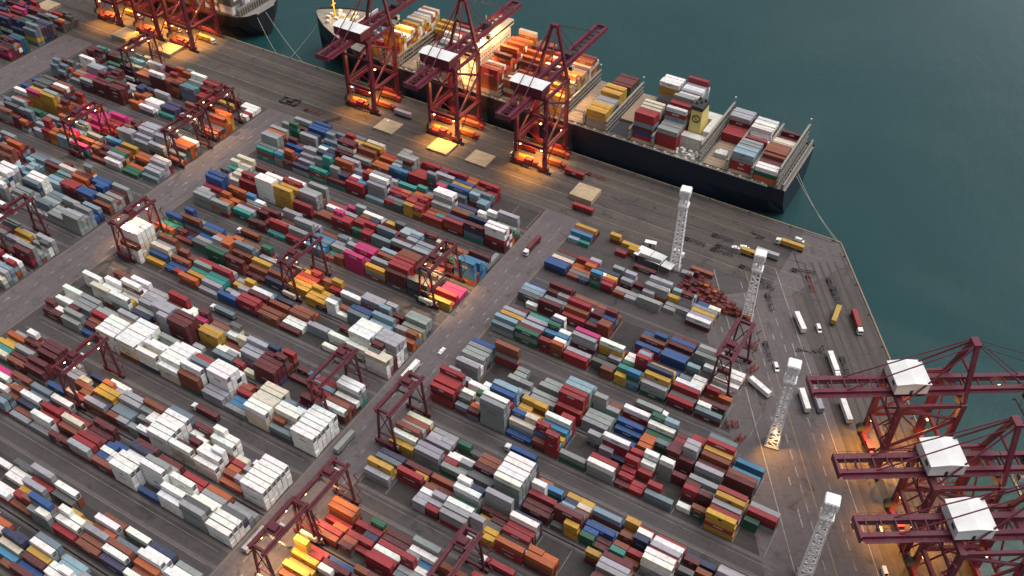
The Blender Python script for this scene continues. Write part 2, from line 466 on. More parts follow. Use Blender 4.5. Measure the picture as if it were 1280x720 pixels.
# quay apron lanes
for y in (390.5, 400.5, 420.0, 428.0):
    flat(yl if y > 410 else ln, -900, JO.x - 4, y - 0.1, y + 0.1, 0.016)
structure('road_markings', ln, M_LINE)
structure('yellow_road_markings', yl, M_YLINE)
for y in (411.5, 436.0):
    flat(rl, -1200, JO.x - (12 if y < 420 else 4), y - 0.35, y + 0.35, 0.02)
for nn in (-3.0, -27.5):
    p = [jet(8, nn - 0.35, 0.02), jet(500, nn - 0.35, 0.02), jet(500, nn + 0.35, 0.02), jet(8, nn + 0.35, 0.02)]
    rl.add(p, [(0, 1, 2, 3)])
for nn in (-8, -12, -16, -20, -24):
    p = [jet(16, nn - 0.5, 0.018), jet(500, nn - 0.5, 0.018), jet(500, nn + 0.5, 0.018), jet(16, nn + 0.5, 0.018)]
    rl.add(p, [(0, 1, 2, 3)])
structure('crane_rail', rl, M_RAIL)
# kerb along the water
kb = MB()
kb.box(-1500, JO.x - 0.4, 438.25, 438.95, 0.0, 0.35)
e0, e1 = Vector(jet(0.4, -0.4)), Vector(jet(600, -0.4))
kb.bar((e0.x, e0.y, 0.175), (e1.x, e1.y, 0.175), 0.7, 0.35)
structure('quay_kerb', kb, M_KERB)
# rubber fenders and bollards along both edges
def bollard_mesh():
    b = MB(); b.tube((0,0,0), (0,0,0.6), 0.35, 0.28, 10); b.tube((0,0,0.6), (0,0,0.85), 0.5, 0.42, 10); return b.mesh('bollard', M_DARK)
bm_ = bollard_mesh()
for k in range(18):
    o = link('mooring_bollard', bm_, None, (-460 + k * 23.5, 437.6, 0.02))
    tag(o, 'black cast iron mooring bollard on the quay edge', 'bollard', 'mooring bollards along the water edge')
for k in range(6):
    p = jet(12 + 22 * k, -1.6, 0.02)
    o = link('mooring_bollard', bm_, None, p)
    tag(o, 'black cast iron mooring bollard on the slanting jetty edge', 'bollard', 'mooring bollards along the water edge')

# ------------------------------------------------------------------ ship-to-shore cranes
def quay_crane(label, loc, rz, back=30.0, outreach=60.0, house=(20.0, 9.0, -14.0), leg=9.5, lit=1.0, H=50.0, apex=80.0, gauge=12.2, white_house=False, litmap=('land',)):
    t = thing('quay_crane', label, 'quay crane', loc, rz, 'ship to shore gantry cranes')
    L = leg; G = gauge
    for sx in (-1, 1):
        for sy in (-1, 1):
            b = MB(); b.bar((sx*L, sy*G, 3.4), (sx*L, sy*G, H - 1.5), 1.9, 2.3); b.build('leg', M_MAROON, t)
    for sy in (-1, 1):
        b = MB(); b.box(-L-2.5, L+2.5, sy*G-0.8, sy*G+0.8, 2.0, 4.2); sb = b.build('sill_beam', M_MAROON, t)
        for sx in (-1, 1):
            b = MB()
            b.box(sx*L-4.2, sx*L+4.2, sy*G-0.5, sy*G+0.5, 0.9, 1.95)
            for k in range(6):
                x = sx*L - 3.5 + 1.4*k
                b.tube((x, sy*G-0.35, 0.5), (x, sy*G+0.35, 0.5), 0.48, None, 10)
            b.build('bogie', M_DARK, sb)
        b = MB(); b.box(-L-1.1, L+1.1, sy*G-1.16, sy*G+1.16, H-1.5, H+0.7); b.build('portal_beam', M_MAROON, t)
        b = MB(); b.box(-L+1.0, L-1.0, sy*G-0.7, sy*G+0.7, 16.0, 18.0); b.build('portal_beam', M_MAROON, t)
    for sx in (-1, 1):
        b = MB(); b.box(sx*L-0.7, sx*L+0.7, -G+1.2, G-1.2, 15.9, 17.9); b.build('side_beam', M_MAROON, t)
        b = MB(); b.box(sx*L-0.6, sx*L+0.6, -G+1.2, G-1.2, H-1.4, H+0.4); b.build('side_beam', M_MAROON, t)
        b = MB()
        b.tube((sx*L, -G+0.6, 18.3), (sx*L, G-0.6, 34), 0.7); b.tube((sx*L, G-0.9, 35), (sx*L, -G+0.6, H-2.5), 0.7)
        b.build('diagonal_brace', M_MAROON, t)
        b = MB(); b.tube((sx*L, -G+0.9, 4.5), (sx*L, 0, 15.8), 0.4); b.tube((sx*L, G-0.9, 4.5), (sx*L, 0.9, 15.8), 0.4)
        b.build('knee_brace', M_MAROON, t)
    # back girder and boom: twin box girders with cross ties
    def girders(name, y0, y1, zz, n):
        b = MB()
        for sx in (-1, 1):
            b.box(sx*3.2-0.95, sx*3.2+0.95, y0, y1, zz, zz+2.6)
        for k in range(n + 1):
            y = y0 + 0.6 + (y1 - y0 - 1.2) * k / n
            b.box(-2.23, 2.23, y-0.3, y+0.3, zz+0.5, zz+1.5)
        # walkway rail on the outside
        b.box(4.2, 4.9, y0+0.5, y1-0.5, zz+0.9, zz+1.05)
        b.box(4.85, 4.95, y0+0.5, y1-0.5, zz+1.9, zz+2.0)
        for k in range(2*n + 1):
            y = y0 + 1 + (y1-y0-2) * k / (2*n)
            b.box(4.85, 4.95, y-0.05, y+0.05, zz+1.05, zz+1.9)
        return b.build(name, M_MAROON, t)
    zz = H + 0.72
    girders('back_girder', -G-back, G+3.0, zz, 9)
    girders('boom', G+3.3, G+outreach, zz, 11)
    b = MB(); b.cbox((0, G+outreach+0.35, zz+1.3), (7.9, 0.6, 2.8)); b.build('boom_tip', M_MAROON, t)
    b = MB(); b.cbox((0, -G-back-0.35, zz+1.3), (9.5, 0.6, 3.2)); b.build('girder_end', M_MAROON, t)
    # A-frame
    b = MB()
    for sx in (-1, 1):
        b.bar((sx*(L-0.4), G, H+0.75), (sx*1.6, G+0.6, apex), 1.5, 1.7)
        b.tube((sx*(L-1.2), -G+1.2, H+0.9), (sx*1.9, G-0.6, apex-1.2), 0.38)
    b.box(-2.4, 2.4, G-0.9, G+1.9, apex-0.4, apex+1.1)
    b.box(-5.0, 5.0, G-0.3, G+0.7, H+(apex-H)*0.52, H+(apex-H)*0.52+1.1)
    b.build('apex_frame', M_MAROON, t)
    for sx in (-1, 1):
        for y, zt in ((G+outreach*0.40, 0), (G+outreach*0.86, 0)):
            b = MB(); b.tube((sx*1.9, G+1.2, apex+0.3), (sx*3.2, y, zz+2.7), 0.2, None, 6); b.build('forestay', M_DARK if y > G+40 else M_MAROON, t)
        b = MB(); b.tube((sx*1.9, G-0.6, apex+0.3), (sx*3.4, -G-back*0.6, zz+2.7), 0.3, None, 6); b.build('backstay', M_MAROON, t)
    # machinery house
    hw, hd, hy = house
    mh = MB()
    z0 = zz + 2.65
    mh.box(-hw/2, hw/2, hy-hd/2, hy+hd/2, z0, z0+5.6, 0)
    h = mh.build('machinery_house', M_WHITE if white_house else M_MAROON, t)
    b = MB()
    b.add([(-hw/2-.4, hy-hd/2-.4, z0+5.62), (hw/2+.4, hy-hd/2-.4, z0+5.62), (hw/2+.4, hy+hd/2+.4, z0+5.62), (-hw/2-.4, hy+hd/2+.4, z0+5.62),
           (-hw/2-.4, hy, z0+6.5), (hw/2+.4, hy, z0+6.5)], [(0,1,5,4), (2,3,4,5), (0,4,3), (1,2,5), (3,2,1,0)])
    b.build('roof', M_WHITE, h)
    b = MB(); b.box(hw*0.12, hw*0.12+2.4, hy-hd/2-0.06, hy-hd/2-0.004, z0+2.2, z0+3.8); b.build('vent_panel', M_DARK, h)
    b = MB(); b.box(hw/2+0.004, hw/2+0.06, hy-0.6, hy+0.6, z0+0.1, z0+2.2); b.build('door', M_DARK, h)
    # trolley, operator cab, spreader
    ty = rng.uniform(G+14, G+34)
    b = MB(); b.box(-2.3, 2.3, ty-3, ty+3, zz-0.9, zz-0.05); b.box(-2.0, 2.0, ty-2.2, ty+2.2, zz+2.0, zz+4.0); b.build('trolley', M_DARK, t)
    b = MB(); b.box(2.5, 5.2, ty-5.4, ty-3.2, zz-4.0, zz-1.0); c = b.build('operator_cab', M_DIRTYWHITE, t)
    b = MB(); b.box(2.7, 5.0, ty-5.46, ty-5.404, zz-3.6, zz-1.6); b.build('window', M_GLASS, c)
    sz = rng.uniform(26, 36)
    b = MB()
    b.box(-6.0, 6.0, ty-0.5, ty+0.5, sz+0.4, sz+1.1)
    for sx in (-1, 1): b.box(sx*6.0-0.25, sx*6.0+0.25, ty-1.2, ty+1.2, sz, sz+0.5)
    for sx in (-1, 1):
        for sy in (-1, 1): b.tube((sx*1.8, ty+sy*0.4, sz+1.1), (sx*1.8, ty+sy*2.0, zz-0.9), 0.07, None, 5)
    b.build('spreader', M_DARK, t)
    # portal bracing along the rail, hoist ropes, festoon, lift shaft and sill machinery
    for sy in (-1, 1):
        b = MB()
        for sx in (-1, 1): b.tube((sx*(L-1.0), sy*G, H-2.2), (0, sy*G, 18.2 if sy > 0 else H-12), 0.42)
        if sy < 0: b.box(-L+1.0, L-1.0, sy*G-0.5, sy*G+0.5, H-13.0, H-12.0)
        b.build('portal_brace', M_MAROON, t)
    b = MB()
    for sx in (-1.4, -0.8, 0.8, 1.4): b.tube((sx, -G-back+2, zz+2.2), (sx, G+outreach-1, zz+2.2), 0.06, None, 5)
    b.build('hoist_rope', M_DARK, t)
    b = MB()
    n_ = 22; y0, y1 = -G-back+4, ty-2
    for q in range(n_):
        a0 = y0 + (y1-y0)*q/n_; a1 = y0 + (y1-y0)*(q+1)/n_; am = (a0+a1)/2
        b.tube((-4.6, a0, zz+0.8), (-4.6, am, zz-1.4), 0.09, None, 5); b.tube((-4.6, am, zz-1.4), (-4.6, a1, zz+0.8), 0.09, None, 5)
    b.build('cable_festoon', M_DARK, t)
    b = MB(); b.box(-L-2.9, -L-1.2, G-1.0, G+0.8, 4.3, H-2.0)
    for q in range(14): b.box(-L-3.0, -L-1.1, G-1.1, G+0.9, 6+q*(H-10)/14, 6.25+q*(H-10)/14)
    b.build('lift_shaft', M_MAROON, t)
    b = MB(); b.box(-3.4, 1.2, -G-1.6, -G+1.4, 4.22, 7.0); b.box(2.2, 4.6, -G-1.2, -G+1.0, 4.22, 6.2); b.build('electric_room', M_DIRTYWHITE if lit < 0.5 else M_MAROON, t)
    b = MB()
    for sx in (-1, 1):
        b.box(sx*(L+1.3), sx*(L+2.2), -G+1, G-1, 18.0, 18.15) if sx > 0 else b.box(-L-2.2, -L-1.3, -G+1, G-1, 18.0, 18.15)
        for q in range(12):
            y = -G+1.2 + (2*G-2.4)*q/11; b.box(sx*(L+2.15)-.05, sx*(L+2.15)+.05, y-.05, y+.05, 18.15, 19.2)
        b.box(sx*(L+2.15)-.05, sx*(L+2.15)+.05, -G+1, G-1, 19.2, 19.32)
    b.build('walkway', M_MAROON, t)
    b = MB()
    for q in range(9):
        y = -G-back+3 + (back+8)*q/8.0
        b.bar((-3.2, y, zz+2.6), (3.2, y, zz+2.6), 0.35)
    for sx in (-1, 1):
        b.box(sx*5.4-0.45, sx*5.4+0.45, -G-back+1, G+2, zz+0.9, zz+1.05)
        b.box(sx*5.9-0.05, sx*5.9+0.05, -G-back+1, G+2, zz+2.0, zz+2.12)
        for q in range(16):
            y = -G-back+1.5 + (back+2*G)*q/15.0; b.box(sx*5.9-.05, sx*5.9+.05, y-.05, y+.05, zz+1.05, zz+2.0)
    b.build('girder_walkway', M_MAROON, t)
    # stairs zig-zag on the landward right leg, drum
    b = MB()
    zc = 4.5; k = 0
    while zc < H - 4:
        y0, y1 = (-G-1.6, -G-4.6) if k % 2 == 0 else (-G-4.6, -G-1.6)
        b.bar((L+1.6, y0, zc), (L+1.6, y1, zc+4.2), 0.8, 0.25)
        b.cbox((L+1.6, y1, zc+4.3), (1.2, 1.2, 0.15)); zc += 4.2; k += 1
    b.bar((L+1.6, -G-3.1, 3.0), (L+1.6, -G-3.1, H-1), 0.22)
    b.build('stairway', M_MAROON, t)
    b = MB(); b.tube((-L-1.0, -G-1.9, 8.0), (-L+1.0, -G-1.9, 8.0), 2.1, None, 16); b.build('cable_reel', M_DARK, t)
    # lamps: sodium floodlights under the portal and under the boom
    b = MB()
    pts = []
    for sx in (-1, 1):
        pts += [(sx*(L-2.5), -G+0.3, 15.0), (sx*(L-2.5), G-0.3, 15.0)]
    pts += [(0, G+18, zz-0.5), (0, -G+4, zz-0.5)]
    for p in pts: b.cbox(p, (0.9, 0.9, 0.5))
    b.build('floodlamp', M_LAMP, t)
    if lit > 0:
        lamp(t, (0, -G-2.0, 15.0), 24000*lit, color=(1.0, 0.44, 0.09), radius=0.8, spot=125)
        lamp(t, (0, 3.0, 15.0), 20000*lit, color=(1.0, 0.44, 0.09), radius=0.8, spot=130)
        lamp(t, (0, 0, 30.0), 5000*lit, color=(1.0, 0.44, 0.1), radius=0.8)
        lamp(t, (0, G+20, zz-2.0), 30000*lit, color=(1.0, 0.6, 0.25), radius=0.8, spot=80)
    return t

# ------------------------------------------------------------------ yard gantries
def yard_gantry(label, u, v0, v1, H=24.0, base=9.0, lit=0.0, trolley=0.5, color=None, group='yard gantry cranes straddling the stacks', lamp_v=None):
    """rubber tyred gantry straddling v0..v1 (rows) at u"""
    t = thing('yard_gantry_crane', label, 'gantry crane', (u, (v0+v1)/2, 0), 0, group)
    S = (v1 - v0)/2; B = base/2; mt = M_DRED
    for sy in (-1, 1):
        b = MB(); b.box(-B-2.2, B+2.2, sy*S-0.45, sy*S+0.45, 1.4, 2.6); sb = b.build('sill_beam', mt, t)
        for sx in (-1, 1):
            for d in (-1, 1):
                b = MB(); b.tube((sx*B+d*1.1, sy*S-0.4, 0.8), (sx*B+d*1.1, sy*S+0.4, 0.8), 0.8, None, 12); b.build('wheel', M_RUBBER, sb)
            b = MB(); b.bar((sx*B, sy*S, 2.9), (sx*2.9, sy*S, H-0.9), 0.8, 0.95); b.build('leg', mt, t)
        b = MB(); b.bar((-B+0.5, sy*S, 8.6), (B-0.5, sy*S, 8.6), 0.5, 0.6)
        b.tube((-B+0.8, sy*S, 9.2), (2.4, sy*S, H-2.0), 0.25, None, 6)
        b.tube((B-0.8, sy*S, 9.2), (-2.4, sy*S, H-2.0), 0.25, None, 6)
        b.build('end_brace', mt, t)
        b = MB(); b.box(-2.5, 2.5, sy*S-0.5, sy*S+0.5, H-0.6, H+0.8); b.build('end_tie', mt, t)
    for sx in (-1, 1):
        b = MB(); b.box(sx*3.0-0.45, sx*3.0+0.45, -S-1.6, S+1.6, H-0.7, H+0.9)
        b.box(sx*3.0+sx*0.46, sx*3.0+sx*1.5, -S-1.4, S+1.4, H+0.2, H+0.3)
        g = b.build('girder', mt, t)
        b = MB()
        for k in range(9):
            y = -S-1.3 + (2*S+2.6)*k/8
            b.box(sx*3.0+sx*1.42-0.04, sx*3.0+sx*1.42+0.04, y-0.04, y+0.04, H+0.3, H+1.3)
        b.box(sx*3.0+sx*1.42-0.04, sx*3.0+sx*1.42+0.04, -S-1.4, S+1.4, H+1.31, H+1.39)
        b.build('handrail', mt, g)
    ty = -S + 3 + (2*S - 6)*trolley
    b = MB(); b.box(-2.9, 2.9, ty-2.4, ty+2.4, H+1.12, H+1.7); b.box(-1.9, 1.9, ty-1.6, ty+1.4, H+1.7, H+3.3); b.build('trolley', M_DRED, t)
    b = MB(); b.box(-1.2, 1.2, ty+2.6, ty+4.6, H-3.6, H-1.0); c = b.build('operator_cab', M_DIRTYWHITE, t)
    b = MB(); b.box(-1.0, 1.0, ty+2.54, ty+2.598, H-3.2, H-1.6); b.build('window', M_GLASS, c)
    b = MB()
    b.box(-6.0, 6.0, ty-0.35, ty+0.35, H-7.0, H-6.5)
    for sx in (-1, 1):
        b.box(sx*5.9-0.2, sx*5.9+0.2, ty-1.2, ty+1.2, H-7.3, H-6.9)
        for sy in (-1, 1): b.tube((sx*1.5, ty+sy*0.3, H-6.5), (sx*1.5, ty+sy*1.5, H+1.1), 0.06, None, 5)
    b.build('spreader', M_DARK, t)
    b = MB(); b.box(-B+0.6, B-0.6, -S-1.9, -S-0.6, 3.0, 5.2); b.build('engine_box', M_DIRTYWHITE if rng.random() < 0.4 else mt, t)
    b = MB(); b.box(B+0.75, B+1.35, -S-0.5, -S+0.5, 2.95, 4.6); b.build('electric_cabinet', M_GREY, t)
    b = MB()
    zc = 2.9; k = 0
    while zc < H - 3:
        b.bar((B+0.9 if k % 2 else B+3.2, S+1.1, zc), (B+3.2 if k % 2 else B+0.9, S+1.1, zc+3.2), 0.5, 0.15); zc += 3.2; k += 1
    b.build('stairway', mt, t)
    if lit > 0:
        b = MB()
        for sx in (-1, 1):
            for y in (-S*0.6, S*0.6): b.cbox((sx*3.0, y, H-1.15), (0.7, 0.7, 0.4))
        b.build('floodlamp', M_LAMP, t)
        lamp(t, (0, -S*0.45 if lamp_v is None else lamp_v, H-1.6), 9000*lit, color=(1.0, 0.62, 0.28), radius=0.6, spot=105)
        lamp(t, (0, S*0.55, H-1.6), 6000*lit, radius=0.6, spot=105)
    return t

# ------------------------------------------------------------------ floodlight masts
def lattice_mast(label, loc, h, rz=0.0, w=4.6):
    t = thing('floodlight_mast', label, 'lighting mast', loc, rz, 'white lattice floodlight masts')
    b = MB(); b.cbox((0,0,0.5), (w+1.6, w+1.6, 1.0)); b.build('footing', M_GREY, t)
    b = MB(); w1 = w*0.72
    def half(z): return (w + (w1 - w)*(z-1)/(h-1))/2
    for sx in (-1,1):
        for sy in (-1,1): b.tube((sx*half(1), sy*half(1), 1.0), (sx*half(h), sy*half(h), h), 0.3, 0.26, 6)
    z = 1.2; k = 0
    while z < h-3.0:
        z2 = z+3.0; a, c = half(z), half(z2)
        b.bar((-a,-a,z),(a,-a,z),0.26); b.bar((-a,a,z),(a,a,z),0.26); b.bar((-a,-a,z),(-a,a,z),0.26); b.bar((a,-a,z),(a,a,z),0.26)
        s = 1 if k % 2 else -1
        b.bar((-s*a,-a,z),(s*c,-c,z2),0.26); b.bar((s*a,a,z),(-s*c,c,z2),0.26); b.bar((-a,s*a,z),(-c,-s*c,z2),0.26); b.bar((a,-s*a,z),(c,s*c,z2),0.26)
        z = z2; k += 1
    b.box(-0.5, 0.5, -0.5, 0.5, 1.0, h-0.5)
    b.build('lattice', M_GALV, t)
    for zz, ww, hh in ((h-9.0, w1+1.4, 1.6), (h, w1+1.5, 4.2)):
        b = MB(); b.cbox((0,0,zz+0.2), (ww, ww, 0.35))
        p = b.build('platform', M_GALV, t)
        b = MB()
        for i in range(4):                      # banks of square lamps, all round, hung from the platform edge
            a = math.pi/2*i
            nn = 4; mm = max(1, int(hh/1.3))
            for q in range(nn):
                for r_ in range(mm):
                    d = -ww/2 + ww*(q+.5)/nn; o_ = ww/2 - 0.2
                    cx, cy = math.cos(a)*o_ - math.sin(a)*d, math.sin(a)*o_ + math.cos(a)*d
                    b.cbox((cx, cy, zz-0.55-1.2*r_), (0.95, 0.95, 1.0))
        b.build('floodlight_head', M_WHITE, p)
    return t

# ------------------------------------------------------------------ containers: where every one stands
PAL = {  # base colours (linear) and the plain word for each
    'W': ((0.84, 0.825, 0.79), 'white'), 'C': ((0.66, 0.58, 0.46), 'cream'), 'G': ((0.28, 0.30, 0.295), 'grey'),
    'D': ((0.10, 0.105, 0.105), 'charcoal'), 'S': ((0.15, 0.20, 0.235), 'slate'), 'L': ((0.24, 0.36, 0.43), 'skyblue'),
    'B': ((0.014, 0.075, 0.25), 'blue'), 'N': ((0.025, 0.04, 0.10), 'navy'), 'A': ((0.04, 0.22, 0.40), 'azure'),
    'E': ((0.015, 0.12, 0.065), 'green'), 'Q': ((0.03, 0.25, 0.22), 'teal'), 'Y': ((0.56, 0.31, 0.03), 'yellow'),
    'O': ((0.47, 0.1, 0.018), 'orange'), 'T': ((0.24, 0.062, 0.03), 'terracotta'), 'M': ((0.12, 0.017, 0.023), 'maroon'),
    'R': ((0.32, 0.016, 0.026), 'red'), 'K': ((0.55, 0.015, 0.16), 'magenta'), 'P': ((0.36, 0.345, 0.385), 'silver'),
    'V': ((0.055, 0.045, 0.12), 'indigo'),
}
MIX = {
    'left': 'WWWWWWCCGGDDSSLBNNYTTTTMMMMMMRRRPOON',
    'right': 'WGGPSSLBBNNAEQYYOOTTTTMMMMMMRRRRDD',
    'far': 'WGGPSSSDDNNBAEQYOOTTTMMMMMMRRRK',
    'grey': 'GGGPPSSSDDWMTNBM',
}
PITCH_U, PITCH_V, LEN40, LEN20, WID = 13.2, 2.74, 12.19, 6.06, 2.44
recs = []      # every container: (u, v, z, length, height, key, colour, place)
def jitter(c, r):
    f = r.uniform(0.75, 1.08); d = r.uniform(0.0, 0.1)
    g = (c[0] + c[1] + c[2]) / 3
    return tuple(max(0.004, (x * (1 - d) + g * d) * f * r.uniform(0.95, 1.05)) for x in c)

